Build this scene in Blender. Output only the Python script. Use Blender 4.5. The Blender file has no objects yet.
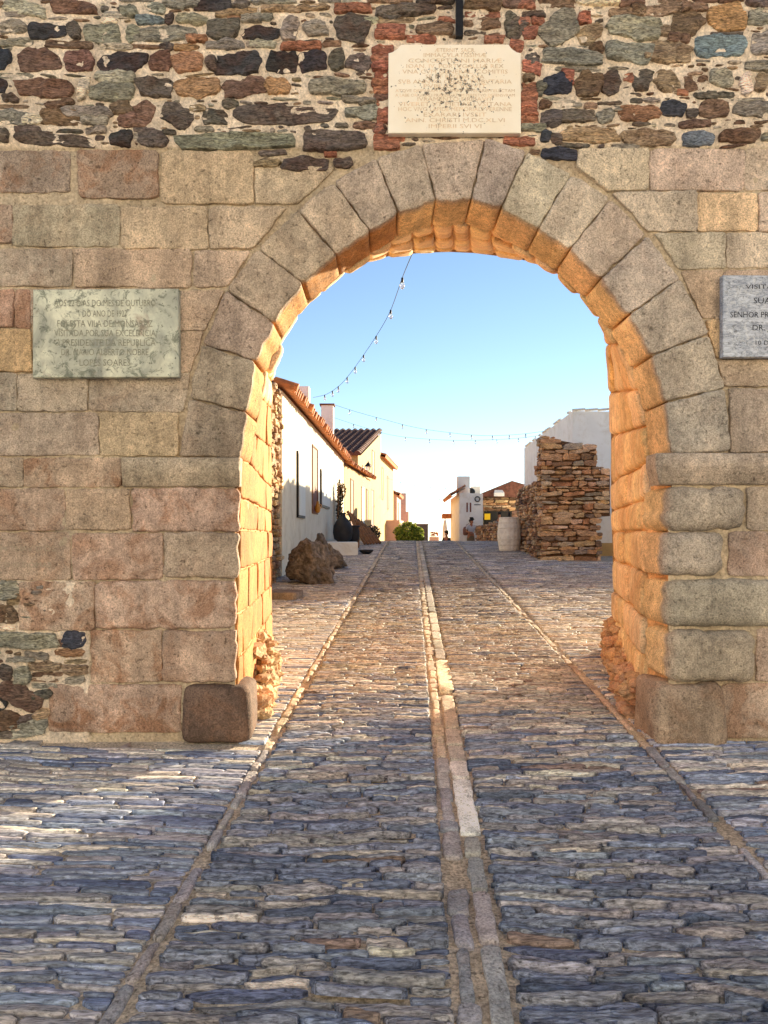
import bpy, math, random
from mathutils import Vector, noise, Matrix
from mathutils.geometry import tessellate_polygon
random.seed(7)
R = math.radians
SC = bpy.context.scene
COL = SC.collection
HY = 535.0            # picture row of the horizon
F = 770.0             # focal length in pixels
Y0 = 5.07             # distance of the gate front
Y1 = 8.0              # distance of the gate back
S = Y0 / F

def lin(c):
    return tuple(((v/255.0)/12.92 if v/255.0 <= 0.04045 else ((v/255.0+0.055)/1.055)**2.4) for v in c)
def wx(px, D=Y0): return (px-384.0)*D/F
def wz(py, D=Y0): return (HY-py)*D/F
def gz(y):
    if y < 27.0: return -1.6+0.049*y
    if y < 31.0:
        t = y-27.0
        return -1.6+0.049*27.0+0.049*t-0.0130*t*t
    z31 = -1.6+0.049*31.0-0.0130*16.0
    if y < 62: return z31-0.055*(y-31.0)
    z62 = z31-0.055*31.0
    return max(-62.0, z62-0.16*(y-62.0))
def gzb(y):
    return gz(y) if y > -30 else gz(-30.0)

# ---------------------------------------------------------------- materials
def new_mat(name):
    m = bpy.data.materials.new(name); m.use_nodes = True
    nt = m.node_tree; nt.nodes.clear()
    out = nt.nodes.new('ShaderNodeOutputMaterial')
    b = nt.nodes.new('ShaderNodeBsdfPrincipled')
    nt.links.new(b.outputs[0], out.inputs[0])
    return m, nt, b
def nz(nt, vec, scale, detail=4, rough=0.55, dist=0.0):
    n = nt.nodes.new('ShaderNodeTexNoise'); n.inputs['Scale'].default_value = scale
    n.inputs['Detail'].default_value = detail; n.inputs['Roughness'].default_value = rough
    n.inputs['Distortion'].default_value = dist
    nt.links.new(vec, n.inputs['Vector']); return n.outputs['Fac']
def mapr(nt, v, a, b, c, d):
    n = nt.nodes.new('ShaderNodeMapRange'); n.inputs[1].default_value = a; n.inputs[2].default_value = b
    n.inputs[3].default_value = c; n.inputs[4].default_value = d
    nt.links.new(v, n.inputs[0]); return n.outputs[0]
def mathn(nt, op, a, b):
    n = nt.nodes.new('ShaderNodeMath'); n.operation = op
    for i, v in enumerate((a, b)):
        if isinstance(v, (int, float)): n.inputs[i].default_value = v
        else: nt.links.new(v, n.inputs[i])
    return n.outputs[0]
def mix(nt, fac, a, b, mode='MIX'):
    n = nt.nodes.new('ShaderNodeMix'); n.data_type = 'RGBA'; n.blend_type = mode
    for s, v in ((n.inputs[0], fac), (n.inputs[6], a), (n.inputs[7], b)):
        if isinstance(v, (int, float)): s.default_value = v
        elif isinstance(v, tuple): s.default_value = v if len(v) == 4 else (*v, 1)
        else: nt.links.new(v, s)
    return n.outputs[2]
def gray(nt, v):
    n = nt.nodes.new('ShaderNodeCombineColor')
    for i in range(3): nt.links.new(v, n.inputs[i])
    return n.outputs[0]
def coords(nt, stretch=(1, 1, 1)):
    tc = nt.nodes.new('ShaderNodeTexCoord')
    if stretch == (1, 1, 1): return tc.outputs['Object']
    mp = nt.nodes.new('ShaderNodeMapping'); mp.inputs['Scale'].default_value = stretch
    nt.links.new(tc.outputs['Object'], mp.inputs['Vector']); return mp.outputs[0]

def mat_stone(name, patch=(0.25, 0.11, 0.06), stretch=(1, 1, 1), bump=0.6, bdist=0.006, fine=90, rough=0.85,
              var=(0.72, 1.22), speck=0.55, pale=0.35, streak=0.0, mid=0.22, drip=0.0, flat=None, sheen=0.3):
    m, nt, b = new_mat(name)
    if flat:
        c = nt.nodes.new('ShaderNodeRGB'); c.outputs[0].default_value = (*flat, 1); base = c.outputs[0]; alpha = 0.15
    else:
        at = nt.nodes.new('ShaderNodeAttribute'); at.attribute_name = 'col'
        base = at.outputs['Color']; alpha = at.outputs['Alpha']
    v = coords(nt); vs = coords(nt, stretch)
    n1 = nz(nt, vs, 3.2, 7, 0.6, 0.3)
    c1 = mix(nt, 1.0, base, gray(nt, mapr(nt, n1, 0.3, 0.72, var[0], var[1])), 'MULTIPLY')
    # iron-red / lichen patches of the stone itself
    n2 = nz(nt, v, 4.6, 8, 0.65, 0.6)
    pf = mathn(nt, 'MULTIPLY', mapr(nt, n2, 0.47, 0.6, 0, 0.85), alpha)
    c2 = mix(nt, pf, c1, patch)
    nm = nz(nt, vs, 15, 6, 0.7, 0.8)
    c2 = mix(nt, 1.0, c2, gray(nt, mapr(nt, nm, 0.32, 0.68, 1-mid, 1+mid)), 'MULTIPLY')
    if drip:
        nd = nz(nt, coords(nt, (2.6, 1, 0.35)), 1.6, 7, 0.65, 0.4)
        c2 = mix(nt, 1.0, c2, gray(nt, mapr(nt, nd, 0.35, 0.65, 1-drip, 1+drip*0.6)), 'MULTIPLY')
    n3 = nz(nt, v, 11, 8, 0.7, 0.4)
    c3 = mix(nt, mapr(nt, n3, 0.58, 0.72, 0, pale), c2, mix(nt, 1.0, base, (1.5, 1.48, 1.42), 'MULTIPLY'))
    # crystals and pits
    n4 = nz(nt, vs, fine, 3, 0.6)
    c4 = mix(nt, speck, c3, mix(nt, 1.0, c3, gray(nt, mapr(nt, n4, 0.36, 0.62, 0.35, 1.45)), 'MULTIPLY'))
    n6 = nz(nt, v, 42, 4, 0.65)
    c5 = mix(nt, mapr(nt, n6, 0.585, 0.65, 0, 0.7), c4, mix(nt, 1.0, c4, (0.42, 0.4, 0.38), 'MULTIPLY'))
    nt.links.new(c5, b.inputs['Base Color'])
    b.inputs['Roughness'].default_value = rough
    b.inputs['Specular IOR Level'].default_value = sheen
    h = mathn(nt, 'ADD', mathn(nt, 'MULTIPLY', n4, 0.5), nz(nt, vs, 26, 6, 0.65))
    h = mathn(nt, 'ADD', h, mathn(nt, 'MULTIPLY', mapr(nt, n6, 0.62, 0.74, 0, 1), -0.5))
    bp = nt.nodes.new('ShaderNodeBump'); bp.inputs['Strength'].default_value = bump; bp.inputs['Distance'].default_value = bdist
    nt.links.new(h, bp.inputs['Height']); nt.links.new(bp.outputs[0], b.inputs['Normal'])
    return m

def mat_plain(name, col, rough=0.7, var=0.12, scale=6, bump=0.2, bdist=0.004, metallic=0.0, spec=0.4, fine=40, stain=None, stain_amt=0.0):
    m, nt, b = new_mat(name)
    v = coords(nt)
    n1 = nz(nt, v, scale, 6, 0.6, 0.2)
    c = mix(nt, 1.0, (*col, 1), gray(nt, mapr(nt, n1, 0.3, 0.7, 1-var, 1+var)), 'MULTIPLY')
    if stain:
        n3 = nz(nt, v, scale*1.7, 8, 0.7, 0.5)
        c = mix(nt, mapr(nt, n3, 0.5, 0.68, 0, stain_amt), c, (*stain, 1))
    nt.links.new(c, b.inputs['Base Color'])
    b.inputs['Roughness'].default_value = rough; b.inputs['Metallic'].default_value = metallic
    b.inputs['Specular IOR Level'].default_value = spec
    bp = nt.nodes.new('ShaderNodeBump'); bp.inputs['Strength'].default_value = bump; bp.inputs['Distance'].default_value = bdist
    nt.links.new(nz(nt, v, fine, 5, 0.6), bp.inputs['Height']); nt.links.new(bp.outputs[0], b.inputs['Normal'])
    return m

M = {}
M['granite'] = mat_stone('granite', patch=lin((152, 108, 78)), bump=0.95, bdist=0.012, fine=105, speck=0.5, mid=0.26, pale=0.5, drip=0.28)
M['reveal'] = mat_stone('ochre_granite', patch=lin((190, 120, 62)), bump=0.7, bdist=0.008, fine=80, speck=0.35, pale=0.2)
M['slate'] = mat_stone('schist', patch=lin((95, 60, 45)), stretch=(1, 1, 4), bump=1.0, bdist=0.02, fine=34, rough=0.75, speck=0.8, pale=0.6, var=(0.6, 1.35), mid=0.4)
M['mortar'] = mat_stone('lime_mortar', patch=lin((168, 142, 112)), bump=0.9, bdist=0.008, fine=60, rough=0.95, speck=0.35, pale=0.3)
M['cobble'] = mat_stone('slate_setts', patch=lin((120, 85, 68)), stretch=(1, 7, 4), bump=1.0, bdist=0.016, fine=22, rough=0.72, speck=0.85, pale=0.6, var=(0.65, 1.3), sheen=0.35, mid=0.35)
M['cobble_worn'] = mat_stone('worn_slate_setts', patch=lin((120, 85, 68)), stretch=(1, 7, 4), bump=0.6, bdist=0.006, fine=22, rough=0.75, speck=0.8, pale=0.6, var=(0.65, 1.3), sheen=0.3, mid=0.35)
M['drywall'] = mat_stone('dry_schist', patch=lin((95, 66, 50)), stretch=(1, 1, 4), bump=0.9, bdist=0.02, fine=22, rough=0.85, speck=0.5, var=(0.6, 1.3))
M['dirt'] = mat_stone('sandy_grit', flat=lin((206, 190, 168)), bump=1.0, bdist=0.012, fine=70, rough=0.95, speck=0.6, patch=lin((90, 82, 70)))
M['white'] = mat_plain('whitewash', lin((242, 240, 234)), 0.85, 0.06, 1.5, 0.4, 0.01, stain=lin((196, 180, 150)), stain_amt=0.35)
M['cream'] = mat_plain('cream_limewash', lin((192, 160, 106)), 0.85, 0.08, 1.5, 0.4, 0.01, stain=lin((160, 130, 86)), stain_amt=0.4)
M['oldwhite'] = mat_plain('old_whitewash', lin((230, 218, 194)), 0.85, 0.07, 1.5, 0.5, 0.012, stain=lin((190, 168, 130)), stain_amt=0.45)
M['pink'] = mat_plain('faded_pink_render', lin((196, 160, 145)), 0.85, 0.1, 2, 0.4, 0.01)
M['terracotta'] = mat_plain('terracotta', lin((188, 116, 70)), 0.85, 0.35, 5, 0.6, 0.01, stain=lin((110, 84, 60)), stain_amt=0.8)
M['tile_dark'] = mat_plain('aged_roof_tile', lin((112, 72, 58)), 0.85, 0.4, 5, 0.6, 0.01, stain=lin((60, 48, 42)), stain_amt=0.8)
M['dark'] = mat_plain('dark_opening', (0.012, 0.011, 0.010), 0.6)
M['iron'] = mat_plain('black_iron', (0.02, 0.02, 0.022), 0.5, 0.3, 20, metallic=0.6)
M['wood'] = mat_plain('weathered_wood', lin((138, 98, 66)), 0.8, 0.3, 12, 0.6, 0.006, stain=lin((84, 58, 40)), stain_amt=0.7)
M['wood_red'] = mat_plain('brown_door_wood', lin((120, 66, 48)), 0.7, 0.2, 8)
M['clay_black'] = mat_plain('black_clay', (0.02, 0.019, 0.02), 0.55, 0.3, 6)
M['barrel'] = mat_plain('pale_painted_staves', lin((246, 240, 228)), 0.75, 0.15, 8, 0.5, 0.006, stain=lin((200, 182, 156)), stain_amt=0.5)
M['hoop'] = mat_plain('pale_hoop', lin((232, 224, 210)), 0.6, 0.2, 10, metallic=0.2)
M['board'] = mat_plain('white_board', lin((225, 222, 212)), 0.6, 0.04, 5, 0.1)
M['cable'] = mat_plain('cable_rubber', (0.03, 0.035, 0.045), 0.6)
M['yellow'] = mat_plain('yellow_paint', lin((240, 200, 30)), 0.6, 0.05)
M['gold'] = mat_plain('golden_clay', lin((200, 140, 50)), 0.5, 0.3, 30)
M['rock'] = mat_stone('rough_boulder', flat=lin((134, 120, 106)), patch=lin((104, 80, 62)), bump=1.0, bdist=0.05, fine=14, rough=0.9, speck=0.6, var=(0.5, 1.4))
M['skin'] = mat_plain('skin', lin((170, 115, 85)), 0.6, 0.05)
M['hair'] = mat_plain('dark_hair', (0.01, 0.009, 0.008), 0.6)
M['shirt'] = mat_plain('grey_cloth', lin((190, 190, 195)), 0.9, 0.1, 20)
M['shorts'] = mat_plain('khaki_cloth', lin((120, 105, 80)), 0.9, 0.1, 20)
M['darkcloth'] = mat_plain('dark_cloth', (0.02, 0.02, 0.028), 0.9, 0.1, 20)
M['bag'] = mat_plain('brown_bag_cloth', lin((128, 92, 78)), 0.85, 0.2, 15)
M['text'] = mat_plain('engraved_paint', lin((138, 138, 124)), 0.9, 0.3, 30)
M['text_dark'] = mat_plain('dark_lettering', lin((38, 40, 52)), 0.7, 0.2, 30)
M['text_brown'] = mat_plain('worn_red_lettering', lin((218, 194, 164)), 0.9, 0.3, 30)
M['text_carved'] = mat_plain('shallow_carving', lin((168, 154, 132)), 0.9, 0.3, 30)

def mat_leaf():
    m, nt, b = new_mat('bush_leaves')
    at = nt.nodes.new('ShaderNodeAttribute'); at.attribute_name = 'col'
    nt.links.new(at.outputs['Color'], b.inputs['Base Color'])
    b.inputs['Roughness'].default_value = 0.6
    try: b.inputs['Subsurface Weight'].default_value = 0.0
    except Exception: pass
    tr = nt.nodes.new('ShaderNodeBsdfTranslucent'); nt.links.new(at.outputs['Color'], tr.inputs['Color'])
    ms = nt.nodes.new('ShaderNodeMixShader'); ms.inputs[0].default_value = 0.4
    out = [n for n in nt.nodes if n.type == 'OUTPUT_MATERIAL'][0]
    nt.links.new(b.outputs[0], ms.inputs[1]); nt.links.new(tr.outputs[0], ms.inputs[2]); nt.links.new(ms.outputs[0], out.inputs[0])
    return m
M['leaf'] = mat_leaf()
def mat_bulb():
    m, nt, b = new_mat('bulb_glass')
    b.inputs['Base Color'].default_value = (0.9, 0.93, 0.95, 1); b.inputs['Roughness'].default_value = 0.12
    b.inputs['Transmission Weight'].default_value = 0.75; b.inputs['IOR'].default_value = 1.2
    return m
M['bulb'] = mat_bulb()

def mat_marble_white():
    m, nt, b = new_mat('cream_marble')
    v = coords(nt)
    c = mix(nt, mapr(nt, nz(nt, v, 3, 5), 0.35, 0.65, 0, 1), lin((248, 240, 224)), lin((240, 228, 206)))
    # black lichen dots, densest round the middle of the slab
    g = nt.nodes.new('ShaderNodeVectorMath'); g.operation = 'LENGTH'
    mp = nt.nodes.new('ShaderNodeMapping'); mp.inputs['Scale'].default_value = (1.6, 0, 2.2); nt.links.new(v, mp.inputs['Vector'])
    nt.links.new(mp.outputs[0], g.inputs[0])
    thr = mapr(nt, g.outputs['Value'], 0.0, 0.8, 0.50, 0.72)
    n = nz(nt, v, 42, 3, 0.6)
    f = mapr(nt, mathn(nt, 'SUBTRACT', n, thr), 0.0, 0.03, 0, 0.9)
    c = mix(nt, f, c, lin((60, 55, 50)))
    nt.links.new(c, b.inputs['Base Color']); b.inputs['Roughness'].default_value = 0.6
    bp = nt.nodes.new('ShaderNodeBump'); bp.inputs['Strength'].default_value = 0.3; bp.inputs['Distance'].default_value = 0.003
    nt.links.new(nz(nt, v, 60, 5), bp.inputs['Height']); nt.links.new(bp.outputs[0], b.inputs['Normal'])
    return m
def mat_marble_green():
    m, nt, b = new_mat('lichened_marble')
    v = coords(nt)
    c = mix(nt, mapr(nt, nz(nt, v, 4, 6), 0.35, 0.65, 0, 1), lin((232, 232, 208)), lin((202, 206, 188)))
    c = mix(nt, mapr(nt, nz(nt, v, 2.6, 6, 0.6, 0.8), 0.42, 0.64, 0, 0.8), c, lin((112, 116, 112)))
    c = mix(nt, mapr(nt, nz(nt, v, 12, 9, 0.78, 0.9), 0.52, 0.60, 0, 0.8), c, lin((96, 104, 90)))
    c = mix(nt, mapr(nt, nz(nt, v, 5.5, 6, 0.6, 0.5), 0.6, 0.7, 0, 0.5), c, lin((140, 106, 90)))
    c = mix(nt, mapr(nt, nz(nt, v, 34, 5, 0.7), 0.60, 0.66, 0, 0.8), c, lin((72, 76, 62)))
    nt.links.new(c, b.inputs['Base Color']); b.inputs['Roughness'].default_value = 0.65
    bp = nt.nodes.new('ShaderNodeBump'); bp.inputs['Strength'].default_value = 0.3; bp.inputs['Distance'].default_value = 0.003
    nt.links.new(nz(nt, v, 60, 5), bp.inputs['Height']); nt.links.new(bp.outputs[0], b.inputs['Normal'])
    return m
def mat_marble_blue():
    m, nt, b = new_mat('veined_grey_marble')
    v = coords(nt)
    mp = nt.nodes.new('ShaderNodeMapping'); mp.inputs['Rotation'].default_value = (0, R(35), 0); mp.inputs['Scale'].default_value = (1, 1, 3.2); nt.links.new(v, mp.inputs['Vector'])
    n_ = nz(nt, mp.outputs[0], 3.4, 9, 0.72, 2.2)
    c = mix(nt, mapr(nt, n_, 0.38, 0.62, 0, 1), lin((140, 150, 170)), lin((196, 204, 218)))
    ve = mathn(nt, 'ABSOLUTE', mathn(nt, 'SUBTRACT', nz(nt, mp.outputs[0], 5.5, 9, 0.7, 1.6), 0.5), 0)
    c = mix(nt, mapr(nt, ve, 0.0, 0.035, 0.75, 0), c, lin((84, 92, 112)))
    c = mix(nt, mapr(nt, nz(nt, v, 24, 8, 0.7, 1.5), 0.52, 0.64, 0, 0.6), c, lin((206, 210, 214)))
    c = mix(nt, mapr(nt, nz(nt, v, 20, 8, 0.75, 2.0), 0.56, 0.64, 0, 0.7), c, lin((52, 56, 66)))
    nt.links.new(c, b.inputs['Base Color']); b.inputs['Roughness'].default_value = 0.4
    return m
M['m_white'] = mat_marble_white(); M['m_green'] = mat_marble_green(); M['m_blue'] = mat_marble_blue()

# ---------------------------------------------------------------- mesh helpers
class MB:
    def __init__(s): s.v = []; s.f = []; s.c = []; s.cur = (0.5, 0.5, 0.5, 0.0)
    def add(s, vs, fs, col=None):
        o = len(s.v); c = col or s.cur
        if len(c) == 3: c = (*c, 0.0)
        s.v.extend(vs); s.c.extend([c]*len(vs)); s.f.extend([tuple(i+o for i in f) for f in fs])
    def box(s, x0, x1, y0, y1, z0, z1, col=None):
        s.hexa([(x0, y0), (x1, y0), (x1, y1), (x0, y1)], z0, z1, col)
    def hexa(s, fp, z0, z1, col=None):
        n = len(fp)
        zt = z1 if isinstance(z1, (list, tuple)) else [z1]*n
        zb = z0 if isinstance(z0, (list, tuple)) else [z0]*n
        vs = [(p[0], p[1], zb[i]) for i, p in enumerate(fp)] + [(p[0], p[1], zt[i]) for i, p in enumerate(fp)]
        fs = [tuple(range(n))[::-1], tuple(range(n, 2*n))] + [(i, (i+1) % n, (i+1) % n+n, i+n) for i in range(n)]
        s.add(vs, fs, col)
    def tube(s, pts, r, n=8, col=None, cap=True):
        pts = [Vector(p) for p in pts]; rs = r if isinstance(r, (list, tuple)) else [r]*len(pts)
        vs = []; fs = []
        for i, p in enumerate(pts):
            d = (pts[min(i+1, len(pts)-1)]-pts[max(i-1, 0)]).normalized()
            up = Vector((0, 0, 1)) if abs(d.z) < 0.9 else Vector((1, 0, 0))
            a = d.cross(up).normalized(); b = d.cross(a)
            for k in range(n):
                t = 2*math.pi*k/n; vs.append(tuple(p+(a*math.cos(t)+b*math.sin(t))*rs[i]))
        for i in range(len(pts)-1):
            for k in range(n): fs.append((i*n+k, i*n+(k+1) % n, (i+1)*n+(k+1) % n, (i+1)*n+k))
        if cap: fs.append(tuple(range(n))); fs.append(tuple(range((len(pts)-1)*n, len(pts)*n))[::-1])
        s.add(vs, fs, col)
    def lathe(s, c, prof, n=24, col=None):
        vs = []; fs = []
        for r, z in prof:
            for k in range(n):
                t = 2*math.pi*k/n; vs.append((c[0]+r*math.cos(t), c[1]+r*math.sin(t), c[2]+z))
        for i in range(len(prof)-1):
            for k in range(n): fs.append((i*n+k, i*n+(k+1) % n, (i+1)*n+(k+1) % n, (i+1)*n+k))
        fs.append(tuple(range(n))[::-1]); fs.append(tuple(range((len(prof)-1)*n, len(prof)*n)))
        s.add(vs, fs, col)
    def build(s, name, mat, parent=None, smooth=False, loc=None):
        me = bpy.data.meshes.new(name)
        off = parent['_w'] if parent is not None and '_w' in parent.keys() else None
        if off is None: o3 = loc or (0, 0, 0)
        else: o3 = tuple(off)
        me.from_pydata([(a-o3[0], b-o3[1], c-o3[2]) for a, b, c in s.v], [], s.f); me.update()
        ca = me.color_attributes.new('col', 'FLOAT_COLOR', 'POINT')
        flat = []
        for c in s.c: flat.extend(c)
        ca.data.foreach_set('color', flat)
        if smooth: me.polygons.foreach_set('use_smooth', [True]*len(me.polygons))
        me.materials.append(M[mat] if isinstance(mat, str) else mat)
        o = bpy.data.objects.new(name, me); COL.objects.link(o)
        if parent is not None: o.parent = parent
        elif loc: o.location = loc
        o['_w'] = list(o3)
        return o
def tag(o, label=None, cat=None, group=None, kind=None):
    if label: o['label'] = label
    if cat: o['category'] = cat
    if group: o['group'] = group
    if kind: o['kind'] = kind
    return o
def thing(name, loc, label, cat, group=None):
    o = bpy.data.objects.new(name, None); COL.objects.link(o); o.location = loc; o['_w'] = list(loc)
    return tag(o, label, cat, group)

def fbm(x, y, z, o=3):
    a = 0.0; k = 1.0
    for _ in range(o):
        a += k*noise.noise((x, y, z)); x *= 2.1; y *= 2.1; z += 7.3; k *= 0.5
    return a
def round_resample(poly, cr, n):
    out = []; m = len(poly)
    for i in range(m):
        p0 = Vector(poly[i-1]); p = Vector(poly[i]); p1 = Vector(poly[(i+1) % m])
        a = p0-p; b = p1-p; la = a.length; lb = b.length
        r1 = min(cr, 0.45*la); r2 = min(cr, 0.45*lb)
        A = p+a*(r1/max(la, 1e-6)); B = p+b*(r2/max(lb, 1e-6))
        for t in (0, .33, .67, 1): out.append(A*(1-t)**2+p*2*t*(1-t)+B*t*t)
    L = [0]
    for i in range(len(out)): L.append(L[-1]+(out[(i+1) % len(out)]-out[i]).length)
    tot = L[-1]; res = []; j = 0
    for k in range(n):
        s = tot*k/n
        while L[j+1] < s: j += 1
        f = (s-L[j])/max(L[j+1]-L[j], 1e-9)
        res.append(out[j].lerp(out[(j+1) % len(out)], f))
    return res
def stone(mb, poly, mp, base=0.0, bulge=0.0, r=0.015, cr=0.02, jit=0.006, rough=0.006, depth=0.06, n=32, ang=0.0,
          col=(0.4, 0.35, 0.3, 0.0), inner=(0.75, 0.45, 0.2), steps=3, nf=3.0, layer=0.0, dseg=1, side=None):
    """One masonry block: rounded outline in the (u,v) plane of its wall, bevelled rim, uneven face."""
    seed = random.random()*500
    pts = round_resample(poly, cr, n)
    cx = sum(p.x for p in pts)/n; cy = sum(p.y for p in pts)/n
    ca, sa = math.cos(ang), math.sin(ang)
    loc = []
    for p in pts:
        dx, dy = p.x-cx, p.y-cy
        loc.append((dx*ca+dy*sa, -dx*sa+dy*ca))
    a = max(abs(l[0]) for l in loc); b = max(abs(l[1]) for l in loc)
    a = max(a, 1e-3); b = max(b, 1e-3)
    l2 = []
    for k, (x, y) in enumerate(loc):
        j = jit*noise.noise((x*14+seed, y*14, seed))+jit*0.5*noise.noise((x*45+seed, y*45, seed))
        d = math.hypot(x, y)+1e-6
        l2.append((x*(1+j/d*1.6), y*(1+j/d*1.6)))
    vs = []
    def ring(sx, sy, h, disp):
        for (x, y) in l2:
            xx, yy = x*sx, y*sy
            u = cx+xx*ca-yy*sa; v = cy+xx*sa+yy*ca
            hh = h
            if disp:
                hh += disp*(rough*fbm(u*nf+seed, v*nf, seed, 3)+bulge*(1-(sx*x/a)**2)*(1-(sy*y/b)**2)*0.6)
                if layer: hh += disp*layer*noise.noise((xx*5+seed, yy*55, seed))
            vs.append(mp(u, v, hh))
    rr = min(r, a*0.6, b*0.6); rings = 0
    for q in range(dseg, 0, -1):
        ring(1, 1, base-rr-(depth-rr)*q/dseg, 0.0 if q == dseg else 0.4); rings += 1
    for k in range(steps+1):
        t = (math.pi/2)*k/steps
        d = rr*(1-math.cos(t)); h = base-rr+rr*math.sin(t)
        ring((a-d)/a, (b-d)/b, h, 0.3+0.7*k/steps); rings += 1
    s0x, s0y = (a-rr)/a, (b-rr)/b
    for f in inner: ring(s0x*f, s0y*f, base, 1.0); rings += 1
    hh = base+rough*fbm(cx*nf+seed, cy*nf, seed, 3)+bulge*0.6
    vs.append(mp(cx, cy, hh))
    fs = []
    for i in range(rings-1):
        for k in range(n): fs.append((i*n+k, i*n+(k+1) % n, (i+1)*n+(k+1) % n, (i+1)*n+k))
    ce = rings*n; o = (rings-1)*n
    for k in range(n): fs.append((o+k, o+(k+1) % n, ce))
    o0 = len(mb.v); mb.add(vs, fs, col)
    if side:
        for k in range(dseg*n): mb.c[o0+k] = side  # recolours the flanks behind the rim, painting bounce light into them

def wall_map(u, v, h): return (u, Y0-h, v)
def cvar(c, amt=0.06, hue=0.03):
    k = 1+random.uniform(-amt, amt)
    return tuple(max(0, x*k*(1+random.uniform(-hue, hue))) for x in c)

# ================================================================= GATE WALL
gate = thing('gate_wall', (0.47, Y0, gz(Y0)), 'tall castle gate wall of granite blocks and dark rubble pierced by a round stone arch', 'gate wall')
FR = [(238, 745), (238, 630), (239, 530), (241, 459), (247, 413), (257, 362), (275, 324), (304, 285), (337, 257), (370, 233), (399, 216), (428, 205), (455, 201),
      (478, 203), (506, 213), (538, 232), (569, 251), (598, 281), (626, 315), (649, 356), (663, 403), (669, 455), (664, 530), (664, 640), (664, 745)]
RP = [(272, 667), (272, 595), (272, 532), (271.5, 487), (271, 430), (271, 385), (277, 345), (296, 305), (325, 277), (360, 262), (395, 255), (428, 252.5), (451, 252),
      (473, 253), (506, 257), (545, 264), (575, 277), (597, 300), (607, 330), (610, 370), (611, 415), (611, 484), (612, 532), (614, 601), (615, 667)]
FW = [Vector((wx(a), wz(b))) for a, b in FR]
RW = [Vector((wx(a, Y1), wz(b, Y1))) for a, b in RP]
CEN = Vector((wx(455), 0.2))

def wcolor(c, pat=0.3):
    c = tuple(v*0.66+m*0.34 for v, m in zip(c, (176, 160, 136)))
    c = (min(252, c[0]*1.07), min(250, c[1]*1.085), min(248, c[2]*1.15))
    return (*cvar(lin(c)), pat)
# --- ashlar: (x0,y0,x1,y1,rgb,patch)  or polygon
ASH = [
 (-1,151,70,192,(122,106,88),.7),(78,151,158,198,(132,110,88),.8),(162,152,253,204,(166,142,108),.1),
 ([(255,167),(336,167),(322,182),(296,204),(255,204)],(160,140,112),.1),
 (-30,205,12,242,(124,104,88),.6),(13,205,119,246,(150,136,112),.2),(121,207,208,248,(164,140,108),.1),
 ([(210,208),(287,208),(262,238),(253,248),(210,248)],(156,136,108),.1),
 (-20,249,72,286,(146,132,110),.25),(74,249,192,287,(156,134,104),.1),([(194,251),(251,251),(228,287),(194,287)],(154,134,108),.1),
 (-30,289,13,327,(152,118,94),.4),(15,289,30,327,(150,112,88),.6),(32,289,178,328,(150,132,108),.3),([(180,290),(224,290),(204,330),(180,330)],(146,128,104),.2),
 (-40,330,32,371,(184,150,104),.1),(34,330,179,371,(150,134,110),.2),([(181,332),(203,332),(190,371),(181,371)],(152,132,104),.1),
 (-30,374,17,410,(142,130,112),.2),(18,374,87,411,(150,136,114),.1),([(89,373),(190,373),(183,411),(89,411)],(142,128,108),.2),
 (-10,413,98,455,(144,128,106),.15),(100,413,178,456,(160,138,102),.05),
 (-20,458,23,487,(142,124,102),.2),(24,458,121,487,(150,126,104),.8),
 (-10,489,64,530,(150,126,104),.6),(66,490,130,530,(154,132,106),.1),(132,489,239,531,(150,126,104),.8),
 (-10,533,70,580,(146,124,102),.4),(72,534,163,579,(150,126,104),.6),(165,533,238,578,(146,128,104),.2),
 (20,582,94,630,(152,130,110),.7),(95,581,236,628,(150,126,104),.75),
 (91,631,162,682,(150,126,104),.9),(163,631,236,682,(144,122,98),.4),
 (49,685,181,732,(150,126,104),.9),
 # right side
 ([(580,149),(648,149),(648,190),(608,191),(576,168)],(178,162,136),0),(650,149,744,190,(178,160,134),.2),(746,149,800,190,(172,152,128),.1),
 ([(612,193),(696,192),(696,231),(648,231),(640,222)],(172,156,132),0),(698,193,757,231,(186,156,116),0),(759,193,820,231,(164,148,124),0),
 ([(655,233),(725,233),(725,268),(679,269)],(166,150,126),0),(727,233,800,268,(170,152,128),0),
 ([(681,271),(722,271),(722,318),(703,318)],(156,136,108),0),(723,271,860,358,(150,130,104),.2),([(705,320),(722,320),(722,358),(716,358)],(166,134,94),0),
 ([(717,360),(820,360),(820,386),(726,386)],(148,130,104),.1),
 (730,389,800,452,(142,128,108),.1),
 (667,487,744,530,(140,128,110),.0),(747,487,840,530,(142,128,108),.1),
 (664,532,722,576,(140,130,114),0),(729,532,830,576,(138,122,102),.3),
 (667,579,850,626,(142,132,116),0),
 (669,629,753,681,(144,130,110),.05),(757,629,840,681,(138,122,102),.2),
 (722,684,840,738,(142,122,102),.6),
]
BR = (1.20,)
ash = MB(); jam = MB()
ROUND = {(667,487),(664,532),(667,579),(669,629)}
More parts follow.
